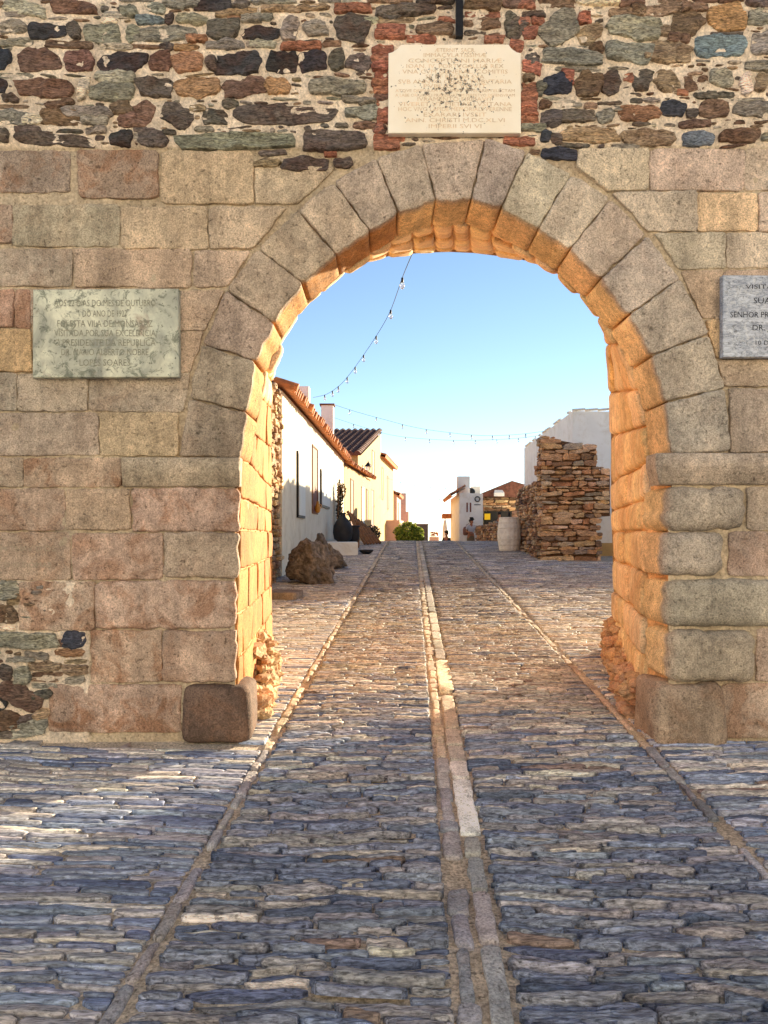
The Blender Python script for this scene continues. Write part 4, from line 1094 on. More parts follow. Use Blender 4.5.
# lamp arm on its street face
t = thing('wall_lamp', (6.62, 29.5, 1.9), 'small dark spotlight on a bracket high on the white building', 'lamp')
mb = MB(); mb.tube([(6.60, 29.5, 1.95), (6.25, 29.4, 2.05)], .03, 8); mb.build('arm', 'iron', t)
mb = MB(); mb.lathe((6.15, 29.4, 1.93), [(.04, .16), (.06, .14), (.14, .02), (.13, 0)], 14); mb.build('lamp_shade', 'iron', t)
# lower house right of it, out of sight from the camera but seen by the sun
hX = thing('low_white_house', (14, 30, gz(30)), 'low white house with tiled roof behind the right pier of the gate', 'house', 'houses along the street')
mb = MB(); mb.hexa([(11.25, 26.6), (17.5, 26.6), (17.9, 34), (11.65, 34)], -1.6, [2.95]*4); mb.build('wall', 'white', hX)
mb = MB(); tile_roof(mb, (11.3, 26.3, 2.95), (17.7, 26.3, 2.95), (17.9, 29.2, 3.5), (11.3, 29.2, 3.5), pitch=.3, amp=.08); mb.build('roof', 'terracotta', hX)
window(hX, (11.25, 26.6), (17.5, 26.6), 2, 3, .6, 1.8, side=-1)
# --- small white wall with stone dado right of the ruin
t = thing('garden_wall', (7.2, 21.3, gz(21.3)), 'white plastered garden wall with beige dado just right of the ruin', 'wall')
mb = MB(); mb.box(5.35, 8.6, 21.2, 21.5, -.22, .62); mb.build('plaster', 'white', t)
mb = MB(); mb.box(5.34, 8.61, 21.17, 21.53, -1.0, -.22); mb.build('dado', 'cream', t)

# --- white chimney house on the right, far
hF = thing('chimney_house', (4.5, 42, gz(42)), 'small white house with tall square chimney and a ring emblem on its wall', 'house', 'houses along the street')
Fz = 2.12
fpF = [(3.78, 38.6), (4.96, 38.6), (5.3, 46.0), (3.98, 46.0)]
mb = MB(); mb.hexa(fpF, -1.8, [Fz, Fz-.05, Fz-.05, Fz]); mb.build('wall', 'white', hF)
mb = MB(); tile_roof(mb, (3.35, 38.5, 2.0), (3.55, 46, 2.0), (4.3, 46, 2.5), (4.1, 38.5, 2.45), pitch=.3, amp=.08, thick=.08); rf = mb.build('roof', 'terracotta', hF)
mb = MB(); mb.hexa([(3.45, 45), (3.99, 45), (4.05, 47.5), (3.55, 47.5)], 1.0, 1.25); mb.build('canopy', 'terracotta', hF)
ch = chimney(hF, 4.05, 39.4, .62, 1.9, 2.98, cap=False)
mb = MB(); mb.box(4.03, 4.36, 39.085, 39.10, 2.55, 2.85); 
chimney(hF, 4.75, 40.0, .45, 1.9, 2.52, cap=False)
mb = MB(); mb.lathe((4.45, 39.6, 2.12), [(.20, 0), (.24, .1), (.2, .22), (.08, .3)], 14); mb.build('cowl', 'iron', hF)
for xa in (4.13, 4.30):
    mb = MB(); mb.box(xa, xa+.07, 38.585, 38.605, 1.15, 1.62); w = mb.build('window', 'wood_red', hF)
lg = MB(); pts = [(4.68+.12*math.cos(2*math.pi*k/20), 38.58, 1.80+.12*math.sin(2*math.pi*k/20)) for k in range(21)]
lg.tube(pts, .03, 6); lg.box(4.52, 4.84, 38.585, 38.60, 1.50, 1.535); e = lg.build('emblem', 'iron', hF); e['label'] = 'dark ring emblem with a short line under it'
# --- stone building far right
hG = thing('stone_house', (6.6, 43, gz(43)), 'brown stone house with an open dark bay and low tiled gable roof behind the barrel', 'house', 'houses along the street')
mb = MB(); mb.hexa([(5.1, 40.6), (9.4, 40.6), (9.4, 46), (5.3, 46)], -1.8, 2.05, (*lin((150, 120, 92)), .4))
dry_face(mb, lambda u, v, h: (u, 40.55-h, v), 5.05, 9.3, lambda u: 2.05, lambda u: gz(40), (.1, .2), (.3, .8), PR, True)
mb.build('wall', 'drywall', hG)
mb = MB()
mb.add([(4.98, 40.3, 2.02), (6.7, 40.3, 2.72), (9.6, 40.3, 1.9), (5.2, 46.2, 2.02), (6.9, 46.2, 2.72), (9.6, 46.2, 1.9), (4.98, 40.3, 2.14), (6.7, 40.3, 2.84), (9.6, 40.3, 2.02), (5.2, 46.2, 2.14), (6.9, 46.2, 2.84), (9.6, 46.2, 2.02)],
       [(0, 1, 7, 6), (1, 2, 8, 7), (6, 7, 10, 9), (7, 8, 11, 10), (0, 3, 4, 1), (1, 4, 5, 2), (0, 1, 2)], None)
mb.build('roof', 'tile_dark', hG)
mb = MB(); mb.hexa([(5.72, 40.05), (6.26, 40.05), (6.16, 40.5), (5.86, 40.5)], 2.02, [2.2, 2.2, 2.48, 2.48]); mb.build('dormer', 'white', hG)
mb = MB(); mb.box(5.25, 6.7, 40.38, 40.52, .55, 1.25); mb.build('bay_opening', 'dark', hG)
t = thing('yellow_sign', (5.45, 40.3, .75), 'square yellow sign by the dark bay of the stone house', 'sign')
mb = MB(); mb.box(5.26, 5.56, 40.28, 40.31, .80, 1.12); mb.build('panel', 'yellow', t)
mb = MB(); mb.box(5.39, 5.42, 40.312, 40.35, -.7, 1.1); mb.build('post', 'iron', t)

# --- far things past the crest
t = thing('boundary_wall', (1.9, 41, gz(41)), 'low grey rendered wall just right of the bush', 'wall')
mb = MB(); mb.box(1.3, 2.32, 40.5, 40.8, -1.3, .55); mb.build('face', mat_plain('grey_render', lin((128, 116, 108)), .9, .15, 2), t)
mb = MB(); mb.box(1.27, 2.35, 40.47, 40.83, .55, .6); mb.build('coping', 'hoop', t)
t = thing('closed_parasol', (4.15, 52, gz(52)), 'pale folded parasol standing left of the white chimney house', 'parasol')
mb = MB(); mb.lathe((4.13, 52, -.2), [(.06, -1.3), (.16, -1.0), (.2, -.4), (.17, .6), (.1, 1.1), (.02, 1.3)], 12); mb.build('canopy', mat_plain('pale_canvas', lin((214, 206, 196)), .9), t, True)
mb = MB(); mb.tube([(4.13, 52, gz(52)), (4.13, 52, 1.1)], .03, 8); mb.build('pole', 'iron', t)
t = thing('low_planter', (3.3, 50, gz(50)), 'pinkish low planter with reddish plants past the crest', 'planter')
mb = MB(); mb.box(2.95, 3.55, 49.8, 50.2, gz(50), -.12); mb.build('trough', 'pink', t)
mb = MB()
for k in range(60):
    x, y, z = random.uniform(2.98, 3.5), random.uniform(49.85, 50.15), random.uniform(-.1, .18); s = .05
    mb.add([(x-s, y, z), (x, y-s*.5, z+s), (x+s, y, z), (x, y+s, z-s*.6)], [(0, 1, 2), (0, 2, 3)], (*cvar(lin((150, 80, 50)), .3), 0))
mb.build('flowers', 'leaf', t)

# --- unseen row of white houses, added behind the viewer to bounce sunlight onto the gate
bx_ = -17.0
for k, (wd, ht, mt, rm, lb) in enumerate(((8.5, 8.0, 'white', 'terracotta', 'unseen white two-storey house added to bounce sunlight on the gate, first of the row'), (7.0, 8.8, 'white', 'tile_dark', 'taller unseen white house added to bounce sunlight on the gate'),
        (9.0, 8.2, 'white', 'terracotta', 'wide unseen white house added to bounce sunlight on the arch'), (8.0, 9.0, 'white', 'tile_dark', 'tallest unseen white house, last of the row added to bounce sunlight'))):
    yf_ = -7.5; x0, x1 = bx_, bx_+wd-.05; g0 = gz(yf_)
    t = thing('sun_bounce_house', ((x0+x1)/2, yf_-3, g0), lb, 'house', 'unseen houses added to bounce sunlight')
    mb = MB(); mb.box(x0, x1, yf_-6, yf_, g0-.6, g0+ht); mb.build('wall', mt, t)
    mb = MB(); tile_roof(mb, (x1, yf_+.3, g0+ht), (x0, yf_+.3, g0+ht), (x0, yf_-3, g0+ht+1.1), (x1, yf_-3, g0+ht+1.1), pitch=.3, amp=.08); mb.build('roof', rm, t)
    for q, (u, za, zb, w_) in enumerate(((.3, .02, 2.1, 1.0), (.7, .9, 2.0, .9), (.25, 3.2, 4.3, .9), (.7, 3.2, 4.3, .9))):
        xa = x0+wd*u; window(t, (xa+w_/2, yf_), (xa-w_/2, yf_), 0.0, w_, g0+za, g0+zb, side=-1, pane='dark', frame='wood_red', name='door' if q == 0 else 'window')
    bx_ += wd
# ================================================================= STREET OBJECTS
# barrel
bx, by = wx(510.3, 22.8)-.0, 23.0
bz = gz(by)
t = thing('barrel', (bx, by, bz), 'pale painted wooden barrel standing by the rubble wall', 'barrel')
mb = MB(); prof = []; Hb = 1.0
for k in range(15):
    f = k/14; prof.append((0.285+0.065*math.sin(math.pi*f), Hb*f))
nseg = 48; vs = []; fs = []
for r_, z in prof:
    for k in range(nseg):
        a = 2*math.pi*k/nseg; rr = r_-(0.008 if k % 3 == 0 else 0)
        vs.append((bx+rr*math.cos(a), by+rr*math.sin(a), bz+z))
for i in range(14):
    for k in range(nseg): fs.append((i*nseg+k, i*nseg+(k+1) % nseg, (i+1)*nseg+(k+1) % nseg, (i+1)*nseg+k))
mb.add(vs, fs); mb.build('staves', 'barrel', t)
mb = MB(); mb.lathe((bx, by, bz+Hb-.03), [(.27, 0), (.27, .02)], 32); mb.build('lid', 'barrel', t)
for f in (.03, .17, .33, .67, .83, .96):
    mb = MB(); r0 = 0.285+0.065*math.sin(math.pi*f)
    mb.lathe((bx, by, bz+Hb*f-.018), [(r0, 0), (r0+.008, .002), (r0+.008, .034), (r0, .036)], 32); mb.build('hoop', 'hoop', t)
t = thing('bottle', (bx-.03, by-.1, bz+Hb), 'dark glass bottle standing on the barrel lid', 'bottle')
mb = MB(); mb.lathe((bx-.03, by-.1, bz+Hb-.01), [(.045, 0), (.05, .02), (.05, .14), (.02, .19), (.018, .25)], 14); mb.build('body', 'clay_black', t, True)

# boulders by the white house
def rock(name, c, a, seed, label, parent=None, mat='rock', cat='rock', group='boulders by the white house'):
    import bmesh
    rs = random.Random(int(seed*10)); bm = bmesh.new()
    for k in range(22):
        p = Vector((rs.gauss(0, 1), rs.gauss(0, 1), rs.gauss(0, 1))).normalized()*rs.uniform(.85, 1.1)
        bm.verts.new((p.x*a[0], p.y*a[1], max(p.z*a[2], -a[2]*.55)))
    bmesh.ops.convex_hull(bm, input=bm.verts)
    for v in [v for v in bm.verts if not v.link_faces]: bm.verts.remove(v)
    bmesh.ops.triangulate(bm, faces=bm.faces)
    bmesh.ops.subdivide_edges(bm, edges=bm.edges, cuts=9, use_grid_fill=True)
    bmesh.ops.smooth_vert(bm, verts=bm.verts, factor=0.5, use_axis_x=True, use_axis_y=True, use_axis_z=True)
    for v in bm.verts:
        p = v.co.copy(); n_ = p.normalized()
        r1 = noise.ridged_multi_fractal(p*2.2+Vector((seed, 0, 0)), 0.9, 2.1, 4, 1.0, 2.0)
        v.co = p+n_*(0.10*fbm(p.x*2.5+seed, p.y*2.5, p.z*5, 4)+0.035*fbm(p.x*9+seed, p.y*9, p.z*14, 3)-0.03*r1)
    me = bpy.data.meshes.new(name); bm.to_mesh(me); bm.free(); me.materials.append(M[mat])
    o = bpy.data.objects.new(name, me); COL.objects.link(o); o.location = c
    return tag(o, label, cat, group)
rock('boulder', (-1.36, 14.4, gz(14.4)+.30), (.50, .6, .62), 4.0, 'big rough brown boulder against the white house wall, nearest to the arch')
rock('boulder', (-1.18, 17.3, gz(17.3)+.20), (.38, .5, .42), 9.5, 'smaller grey-brown boulder partly hidden behind the big one')
rock('boulder', (-1.50, 18.4, gz(18)+.30), (.22, .3, .55), 15.5, 'narrow upright stone leaning on the white wall behind the big boulder')
t = thing('stone_slab', (-1.55, 12.3, gz(12.3)), 'flat grey stone slab lying at the foot of the rubble wall', 'slab')
mb = MB(); stone(mb, [(-1.8, 12.0), (-1.36, 11.95), (-1.30, 12.6), (-1.85, 12.9)], lambda u, v, h: (u, v, gz(12.3)+.10+h), r=.02, cr=.04, jit=.02, rough=.01, depth=.12, n=32, col=(*lin((150, 132, 114)), .2)); mb.build('slab', 'granite', t, True)

# white step / platform with jar and plants
t = thing('white_step', (-1.2, 22.5, gz(21.4)), 'whitewashed low masonry step in front of the white house door', 'step')
mb = MB(); mb.hexa([(-1.80, 21.3), (-.72, 21.3), (-.95, 25.6), (-1.66, 25.6)], gz(21)-.1, wz(542.5, 21.3)); mb.build('block', 'white', t)
zs = wz(542.5, 21.3)
jx, jy = -1.28, 23.9
t = thing('clay_jar', (jx, jy, zs), 'big black clay jar with a narrow neck on the white step', 'jar')
mb = MB(); mb.lathe((jx, jy, zs), [(.16, 0), (.27, .08), (.31, .28), (.29, .5), (.20, .66), (.10, .76), (.08, .84), (.12, .9)], 28); mb.build('body', 'clay_black', t, True)
mb = MB(); mb.tube([(jx+.1, jy, zs+.83), (jx+.2, jy, zs+.84), (jx+.24, jy, zs+.72), (jx+.2, jy, zs+.62)], .02, 8); mb.build('handle', 'clay_black', t, True)
t = thing('clay_pot', (-.98, 24.3, zs), 'squat black clay pot beside the tall black jar', 'pot')
mb = MB(); mb.lathe((-.98, 24.3, zs), [(.16, 0), (.2, .1), (.21, .3), (.18, .42), (.2, .46)], 24); mb.build('body', 'clay_black', t, True)
mb = MB(); mb.lathe((-.98, 24.3, zs+.45), [(.2, 0), (.23, .03), (.2, .06)], 24); mb.build('rim', 'clay_black', t, True)
t = thing('clay_bowl', (-.50, 21.7, gz(21.7)), 'small black bowl on the ground at the end of the white step', 'bowl')
mb = MB(); mb.lathe((-.50, 21.7, gz(21.7)), [(.08, 0), (.18, .06), (.2, .11), (.17, .1)], 18); mb.build('body', 'clay_black', t, True)
mb = MB(); mb.lathe((-.50, 21.7, gz(21.7)+.095), [(.19, 0), (.215, .015), (.19, .03)], 18); mb.build('rim', 'clay_black', t, True)
# wooden post and hurdle
t = thing('wooden_post', (-.84, 24.4, gz(24.4)), 'short pale wooden post between the black pot and the leaning hurdle', 'post')
mb = MB(); mb.box(-.88, -.78, 24.3, 24.4, gz(24.4)-.02, .38); mb.build('shaft', 'wood', t)
mb = MB(); mb.box(-.90, -.76, 24.28, 24.42, .38, .42); mb.build('cap', 'wood', t)
t = thing('wooden_hurdle', (-.65, 26.4, gz(26.4)), 'weathered plank hurdle leaning towards the house wall', 'hurdle')
for k in range(6):
    mb = MB(); y = 25.6+.12*k
    mb.tube([(-1.22+.11*k, y+.2, .80-.09*k), (-.62+.10*k, y-.1, gz(y)+.04)], .05, 6); mb.build('plank', 'wood', t)
for f in (.25, .7):
    mb = MB(); mb.tube([(-1.24+.62*f, 25.75-f*.2, .80-f*1.05), (-.62+.58*f, 26.4-f*.2, .36-f*.65)], .035, 6); mb.build('rail', 'wood', t)
# hanging plants at the door of the white house
def leaf_blob(mb, c, rad, n, cols, s=0.05):
    for k in range(n):
        while True:
            p = Vector((random.uniform(-1, 1), random.uniform(-1, 1), random.uniform(-1, 1)))
            if p.length < 1 and noise.noise(p*2.3+Vector(c)) > -0.22: break
        p = Vector((c[0]+p.x*rad[0], c[1]+p.y*rad[1], c[2]+p.z*rad[2]))
        d1 = Vector((random.gauss(0, 1), random.gauss(0, 1), random.gauss(0, .7))).normalized()*s*random.uniform(.6, 1.3)
        d2 = d1.cross(Vector((random.gauss(0, 1), random.gauss(0, 1), random.gauss(0, 1)))).normalized()*s*.45
        col = (*cvar(lin(random.choice(cols)), .25, .08), 0)
        mb.add([tuple(p-d1), tuple(p+d2), tuple(p+d1), tuple(p-d2)], [(0, 1, 2, 3)], col)
t = thing('climbing_plant', (-1.5, 26.5, zs), 'dark climbing plant framing the door of the white house', 'plant')
mb = MB(); leaf_blob(mb, (-1.52, 26.4, .95), (.11, .5, 1.0), 520, [(40, 44, 30), (56, 50, 36), (90, 66, 46)], .06); leaf_blob(mb, (-1.42, 26.3, 1.5), (.12, .3, .28), 160, [(110, 80, 56), (70, 60, 40)], .06); mb.build('foliage', 'leaf', t)
mb = MB(); mb.tube([(-1.58, 26.2, zs-.02), (-1.56, 26.1, .6), (-1.52, 26.0, 1.6)], .025, 6); mb.build('stem', 'wood', t)
# dark shrub mound further on
t = thing('dark_shrub', (-.35, 33.0, gz(33)), 'low dark rounded shrub at the foot of the cream house', 'shrub')
mb = MB(); leaf_blob(mb, (-.55, 34.0, .02), (.42, .5, .42), 1200, [(70, 66, 56), (92, 86, 72), (52, 52, 44)], .06); mb.build('foliage', 'leaf', t)
mb = MB(); mb.tube([(-.55, 34, gz(34)-.02), (-.55, 34, .1)], .05, 6); mb.build('stem', 'wood', t)
# green bush at the crest
t = thing('green_bush', (1.02, 32.5, gz(32.5)), 'rounded yellow-green bush at the top of the street', 'bush')
mb = MB()
GC = [(140, 160, 50), (176, 186, 76), (108, 130, 42), (196, 196, 90), (74, 96, 34)]
for (x, y, z, a, b, c) in ((.95, 32.5, .12, .42, .4, .42), (1.3, 32.6, .02, .36, .4, .3), (.68, 32.4, .0, .22, .3, .35), (1.5, 32.5, -.1, .2, .3, .2), (1.05, 32.5, -.2, .55, .4, .3)):
    leaf_blob(mb, (x, y, z), (a, b, c), 800, GC, .055)
for k in range(110):
    a = random.uniform(0, 6.28); r_ = random.uniform(.2, .62); x = 1.05+r_*math.cos(a); z = .1+abs(math.sin(a))*random.uniform(.2, .42)
    leaf_blob(mb, (x, 32.5, z), (.07, .07, .1), 14, GC, .045)
mb.build('foliage', 'leaf', t)
mb = MB()
for k in range(6): mb.tube([(1.05, 32.5, gz(32.5)-.03), (1.05+random.uniform(-.3, .3), 32.5, .1)], [.03, .012], 6)
mb.build('stems', 'wood', t)

# street lantern on the tall house
t = thing('street_lantern', (-.75, 37.0, 2.9), 'black wrought-iron lantern on a scrolled bracket above the cream eave', 'street lamp', None)
lx, ly = wx(368.3, 36.6), 36.6
mb = MB(); mb.lathe((lx, ly, wz(466.5, 36.6)), [(.19, 0), (.17, .04), (.06, .17), (.03, .2), (.025, .27)], 6); mb.build('hood', 'iron', t)
mb = MB(); mb.lathe((lx, ly, wz(470.5, 36.6)), [(.07, 0), (.13, .19)], 6); mb.build('glass', 'bulb', t)
mb = MB(); mb.tube([(-1.0, ly, wz(474, 36.6)), (lx-.05, ly, wz(474, 36.6)), (lx, ly, wz(471, 36.6))], .018, 6)
mb.tube([(-1.0, ly, 2.6), (-.9, ly, 2.75), (-.8, ly, wz(474, 36.6))], .015, 6); mb.tube([(-1.0, ly, 2.5), (-1.0, ly, 3.1)], .02, 6)
mb.build('bracket', 'iron', t)

# ================================================================= STRING LIGHTS
def string(pts, bulbs, D0_, D1_, label, size=1.0):
    bs = size; size = size*0.78
    P = []
    X = [p[0] for p in pts]; n = len(pts)
    L = [0]
    for i in range(n-1): L.append(L[-1]+math.dist(pts[i], pts[i+1]))
    def at(px, py, s):
        f = s/L[-1]; D = 1.0/((1-f)/D0_+f/D1_) if False else D0_+(D1_-D0_)*f
        return Vector((wx(px, D), D, wz(py, D)))
    Q = [at(pts[i][0], pts[i][1], L[i]) for i in range(n)]
    t = thing('string_lights', tuple(Q[0]), label, 'string lights', 'strings of bulbs over the street')
    mb = MB(); C = []
    for i in range(n-1):
        p0 = Q[max(i-1, 0)]; p1 = Q[i]; p2 = Q[i+1]; p3 = Q[min(i+2, n-1)]
        for k in range(5):
            u = k/5; C.append(0.5*((2*p1)+(p2-p0)*u+(2*p0-5*p1+4*p2-p3)*u*u+(3*p1-p0-3*p2+p3)*u**3))
    C.append(Q[-1]); mb.tube([tuple(c) for c in C], 0.0065*size, 5); mb.build('cable', 'cable', t)
    cum = [0]
    for i in range(len(C)-1): cum.append(cum[-1]+(C[i+1]-C[i]).length)
    src = None
    for b in bulbs:
        s = b*cum[-1]; j = 0
        while j < len(cum)-2 and cum[j+1] < s: j += 1
        p = C[j].lerp(C[j+1], (s-cum[j])/max(1e-6, cum[j+1]-cum[j]))
        mb = MB(); mb.lathe((p.x, p.y, p.z-.06*size), [(.018*size, -.02), (.022*size, .0), (.02*size, .06*size)], 8); so = mb.build('socket', 'cable', t, True)
        mb = MB(); mb.lathe((p.x, p.y, p.z-.06*size), [(.004, -.135*size), (.028*size, -.12*size), (.042*size, -.08*size), (.034*size, -.04*size), (.02*size, -.01)], 10); mb.build('bulb', 'bulb', so, True)
string([(414,250),(403,276),(389,314),(373,341),(358,363),(349,375),(340,385),(327,394),(313,397.5)], [.16,.34,.50,.62,.70,.77,.84,.88,.93], 8.1, 20.8, 'nearest string of bulbs dropping from the arch to the first chimney')
string([(332,404),(357,412),(386,420),(411,426.5),(437,431),(480,435.5),(517,434.5),(546,431)], [.08,.2,.32,.43,.54,.64,.74,.82,.9], 27, 29, 'long sagging string of bulbs from the capped chimney to the ruin', 1.1)
string([(332,417),(366,428),(397,436),(444,440),(484,440),(520,438),(548,434)], [.1,.22,.34,.45,.56,.66,.76,.86,.94], 33, 34, 'second long string of bulbs just below the first across the street', 1.1)
string([(386,478),(410,484),(440,488),(462,487)], [.2,.4,.6,.8], 52, 48, 'faint far string of bulbs over the end of the street', 1.3)
string([(393,490),(420,497),(446,499),(456,498)], [.25,.5,.75], 60, 52, 'faintest string of bulbs, lowest over the street end', 1.3)

# ================================================================= PEOPLE
def skin_body(name, joints, edges, parent, mat, sub=2):
    me = bpy.data.meshes.new(name); me.from_pydata([j[0] for j in joints], edges, []); me.update()
    o = bpy.data.objects.new(name, me); COL.objects.link(o)
    sk = o.modifiers.new('s', 'SKIN'); sb = o.modifiers.new('d', 'SUBSURF'); sb.levels = sub; sb.render_levels = sub
    lay = me.skin_vertices[0].data if len(me.skin_vertices) else None
    for i, j in enumerate(joints):
        r_ = j[1]; lay[i].radius = r_ if isinstance(r_, tuple) else (r_, r_)
    lay[0].use_root = True
    dg = bpy.context.evaluated_depsgraph_get(); m2 = bpy.data.meshes.new_from_object(o.evaluated_get(dg))
    bpy.data.objects.remove(o); m2.name = name
    m2.polygons.foreach_set('use_smooth', [True]*len(m2.polygons)); m2.materials.clear(); m2.materials.append(M[mat])
    q = bpy.data.objects.new(name, m2); COL.objects.link(q); q.parent = parent; return q
def person(loc, label, rz, mats, pose='stand', lean=0.0):
    t = thing('person', loc, label, 'person'); t.rotation_euler = (0, 0, rz)
    if pose == 'stand':
        # facing -y; head bowed over the hands
        J_ = [((0, 0, .95), (.15, .10)), ((0, -.01, 1.12), (.14, .10)), ((0, -.03, 1.32), (.17, .10)), ((0, -.05, 1.45), (.07, .07)), ((0, -.10, 1.52), (.055, .055)), ((0, -.14, 1.60), (.085, .10)), ((0, -.13, 1.68), (.07, .08)),
              ((.19, -.03, 1.38), .055), ((.26, -.06, 1.12), .042), ((.12, -.30, 1.08), .032), ((.05, -.36, 1.10), .035),
              ((-.19, -.03, 1.38), .055), ((-.26, -.06, 1.12), .042), ((-.12, -.30, 1.08), .032), ((-.04, -.37, 1.08), .035),
              ((.10, 0, .86), .10), ((.11, -.03, .48), .065), ((.11, .02, .10), .042), ((.12, -.12, .04), .035),
              ((-.10, 0, .86), .10), ((-.12, -.01, .48), .065), ((-.12, .04, .10), .042), ((-.13, -.10, .04), .035)]
        E_ = [(0, 1), (1, 2), (2, 3), (3, 4), (4, 5), (5, 6), (2, 7), (7, 8), (8, 9), (9, 10), (2, 11), (11, 12), (12, 13), (13, 14), (0, 15), (15, 16), (16, 17), (17, 18), (0, 19), (19, 20), (20, 21), (21, 22)]
        skin_body('body', J_, E_, t, mats[0])
        skin_body('shirt', [((0, 0, .97), (.165, .12)), ((0, -.01, 1.12), (.16, .12)), ((0, -.03, 1.32), (.185, .12)), ((0, -.04, 1.42), (.09, .085)), ((.19, -.03, 1.38), .075), ((.235, -.05, 1.2), .062), ((-.19, -.03, 1.38), .075), ((-.235, -.05, 1.2), .062)],
                  [(0, 1), (1, 2), (2, 3), (2, 4), (4, 5), (2, 6), (6, 7)], t, mats[1])
        skin_body('shorts', [((0, 0, .98), (.165, .12)), ((0, 0, .88), (.16, .12)), ((.11, -.01, .72), .105), ((.115, -.03, .5), .095), ((-.11, 0, .72), .105), ((-.12, -.01, .5), .095)], [(0, 1), (1, 2), (2, 3), (1, 4), (4, 5)], t, mats[2])
        skin_body('hair', [((0, -.10, 1.69), (.095, .105)), ((0, -.13, 1.73), (.07, .08)), ((0, -.04, 1.62), (.07, .05))], [(0, 1), (0, 2)], t, 'hair')
        fc = MB(); fc.lathe((0, 0, 0), [(.012, 0), (.004, .03)], 6)
    else:
        J_ = [((0, 0, .52), (.16, .13)), ((0, -.02, .72), (.15, .11)), ((0, -.03, .95), (.18, .10)), ((0, -.02, 1.08), (.06, .06)), ((0, -.03, 1.15), (.052, .052)), ((0, -.05, 1.24), (.08, .09)), ((0, -.05, 1.32), (.065, .075)),
              ((.19, -.03, 1.0), .055), ((.24, -.08, .76), .042), ((.14, -.30, .66), .035), ((-.19, -.03, 1.0), .055), ((-.24, -.08, .76), .042), ((-.14, -.30, .66), .035),
              ((.10, -.05, .50), .09), ((.12, -.42, .5), .07), ((.12, -.44, .08), .042), ((-.10, -.05, .50), .09), ((-.12, -.42, .5), .07), ((-.12, -.44, .08), .042)]
        E_ = [(0, 1), (1, 2), (2, 3), (3, 4), (4, 5), (5, 6), (2, 7), (7, 8), (8, 9), (2, 10), (10, 11), (11, 12), (0, 13), (13, 14), (14, 15), (0, 16), (16, 17), (17, 18)]
        skin_body('body', J_, E_, t, mats[0])
        skin_body('shirt', [((0, 0, .55), (.175, .15)), ((0, -.02, .72), (.165, .13)), ((0, -.03, .95), (.195, .12)), ((0, -.02, 1.05), (.085, .08)), ((.19, -.03, 1.0), .07), ((.23, -.07, .8), .058), ((-.19, -.03, 1.0), .07), ((-.23, -.07, .8), .058)],
                  [(0, 1), (1, 2), (2, 3), (2, 4), (4, 5), (2, 6), (6, 7)], t, mats[1])
        skin_body('trousers', [((0, -.02, .53), (.17, .14)), ((.11, -.25, .51), .095), ((.12, -.44, .45), .085), ((.12, -.45, .14), .06), ((-.11, -.25, .51), .095), ((-.12, -.44, .45), .085), ((-.12, -.45, .14), .06)], [(0, 1), (1, 2), (2, 3), (0, 4), (4, 5), (5, 6)], t, mats[2])
        skin_body('hair', [((0, -.02, 1.31), (.09, .095)), ((0, -.04, 1.36), (.06, .07)), ((0, .03, 1.22), (.07, .04))], [(0, 1), (0, 2)], t, 'hair')
    return t
pz = gz(40.0)
person((4.28, 38.0-.0, wz(518, 38.0)-1.79), 'dark-haired man in light grey top and khaki shorts looking down at his hands', R(15), ('skin', 'shirt', 'shorts'))
person((3.27, 40.0, wz(531, 40)-1.40), 'small dark-haired person in black sitting in the street left of the white house', R(-40), ('skin', 'darkcloth', 'darkcloth'), 'sit')
person((5.75, 38.5, wz(512.5, 38.5)-1.40), 'person in dark clothes sitting behind the low wall beside the yellow sign', R(10), ('skin', 'darkcloth', 'darkcloth'), 'sit')
t = thing('shoulder_bag', (4.02, 38.0, .1), 'brown cloth bag hanging at the side of the man in grey', 'bag')
mb = MB(); mb.lathe((4.02, 38.0, -.02), [(.06, 0), (.12, .05), (.13, .3), (.08, .42)], 14); mb.build('pouch', 'bag', t, True)
mb = MB(); mb.tube([(4.02, 38.0, .38), (4.1, 38.0, .52), (4.2, 38.0, .56)], .018, 6); mb.build('strap', 'bag', t)
# seats the two sitters use
for (x, y, z, lb) in ((3.27, 40.0, wz(531, 40)-1.40, 'low stone block the person in black sits on'), (5.75, 38.5, wz(512.5, 38.5)-1.40, 'stone bench block behind the low wall by the yellow sign')):
    t = thing('stone_bench', (x, y, gz(y)-.05), lb, 'seat')
    mb = MB(); mb.box(x-.25, x+.25, y-.18, y+.22, gz(y)-.1, z+.40); mb.build('block', 'rock', t)
    mb = MB(); mb.box(x-.28, x+.28, y-.20, y+.24, z+.40, z+.425); mb.build('top', 'granite', t)

for o in list(bpy.data.objects):
    if '_w' in o.keys(): del o['_w']

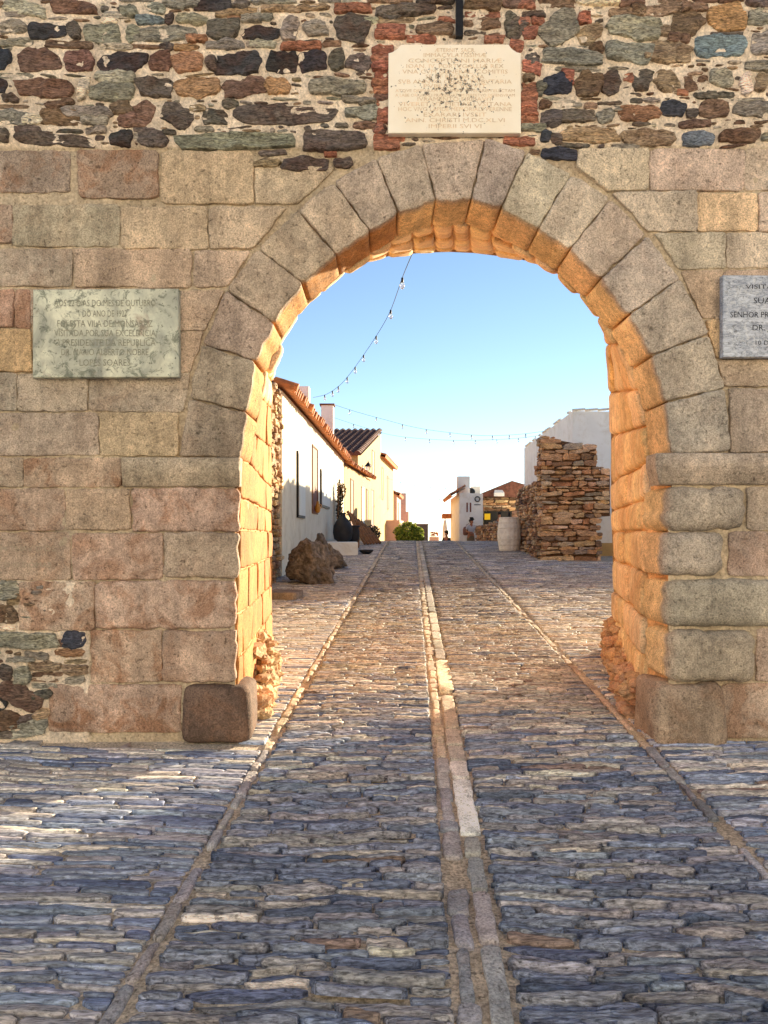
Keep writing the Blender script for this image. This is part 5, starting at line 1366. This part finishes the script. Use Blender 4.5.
# ================================================================= CAMERA / LIGHT
cam = bpy.data.cameras.new('camera'); co = bpy.data.objects.new('camera', cam); COL.objects.link(co)
co.location = (0, 0, 0); co.rotation_euler = (R(90), 0, 0)
cam.sensor_fit = 'VERTICAL'; cam.sensor_height = 36.0; cam.lens = F/1024*36.0
cam.shift_y = (HY-512)/1024.0
cam.clip_end = 9000; cam.clip_start = 0.05
SC.camera = co
AZ = math.atan2(.65, .76); EL = R(13.3)
w = bpy.data.worlds.new('World'); SC.world = w; w.use_nodes = True
nt = w.node_tree; nt.nodes.clear()
out = nt.nodes.new('ShaderNodeOutputWorld'); bg = nt.nodes.new('ShaderNodeBackground'); sky = nt.nodes.new('ShaderNodeTexSky')
sky.sky_type = 'NISHITA'; sky.sun_disc = False; sky.sun_elevation = EL; sky.sun_rotation = AZ
sky.altitude = 2600; sky.air_density = 1.0; sky.dust_density = 0.0; sky.ozone_density = 1.0
tc = nt.nodes.new('ShaderNodeTexCoord'); sx = nt.nodes.new('ShaderNodeSeparateXYZ'); cb = nt.nodes.new('ShaderNodeCombineXYZ')
nt.links.new(tc.outputs['Generated'], sx.inputs[0])
mx = nt.nodes.new('ShaderNodeMath'); mx.operation = 'MAXIMUM'; mx.inputs[1].default_value = 0.004
nt.links.new(sx.outputs[2], mx.inputs[0]); nt.links.new(sx.outputs[0], cb.inputs[0]); nt.links.new(sx.outputs[1], cb.inputs[1]); nt.links.new(mx.outputs[0], cb.inputs[2])
nt.links.new(cb.outputs[0], sky.inputs['Vector'])
nt.links.new(sky.outputs[0], bg.inputs[0]); bg.inputs[1].default_value = 0.065; nt.links.new(bg.outputs[0], out.inputs[0])
sun = bpy.data.lights.new('sun', 'SUN'); so = bpy.data.objects.new('sun', sun); COL.objects.link(so)
sun.energy = 4.6; sun.angle = R(0.5); sun.color = (1.0, 0.83, 0.57)
d = Vector((math.sin(AZ)*math.cos(EL), math.cos(AZ)*math.cos(EL), math.sin(EL)))
so.rotation_euler = d.to_track_quat('Z', 'Y').to_euler(); so.location = (10, 10, 12)
SC.view_settings.view_transform = 'Standard'; SC.view_settings.look = 'None'
SC.view_settings.exposure = 1.85; SC.view_settings.gamma = 1
SC.render.engine = 'CYCLES'
SC.cycles.max_bounces = 8; SC.cycles.diffuse_bounces = 5
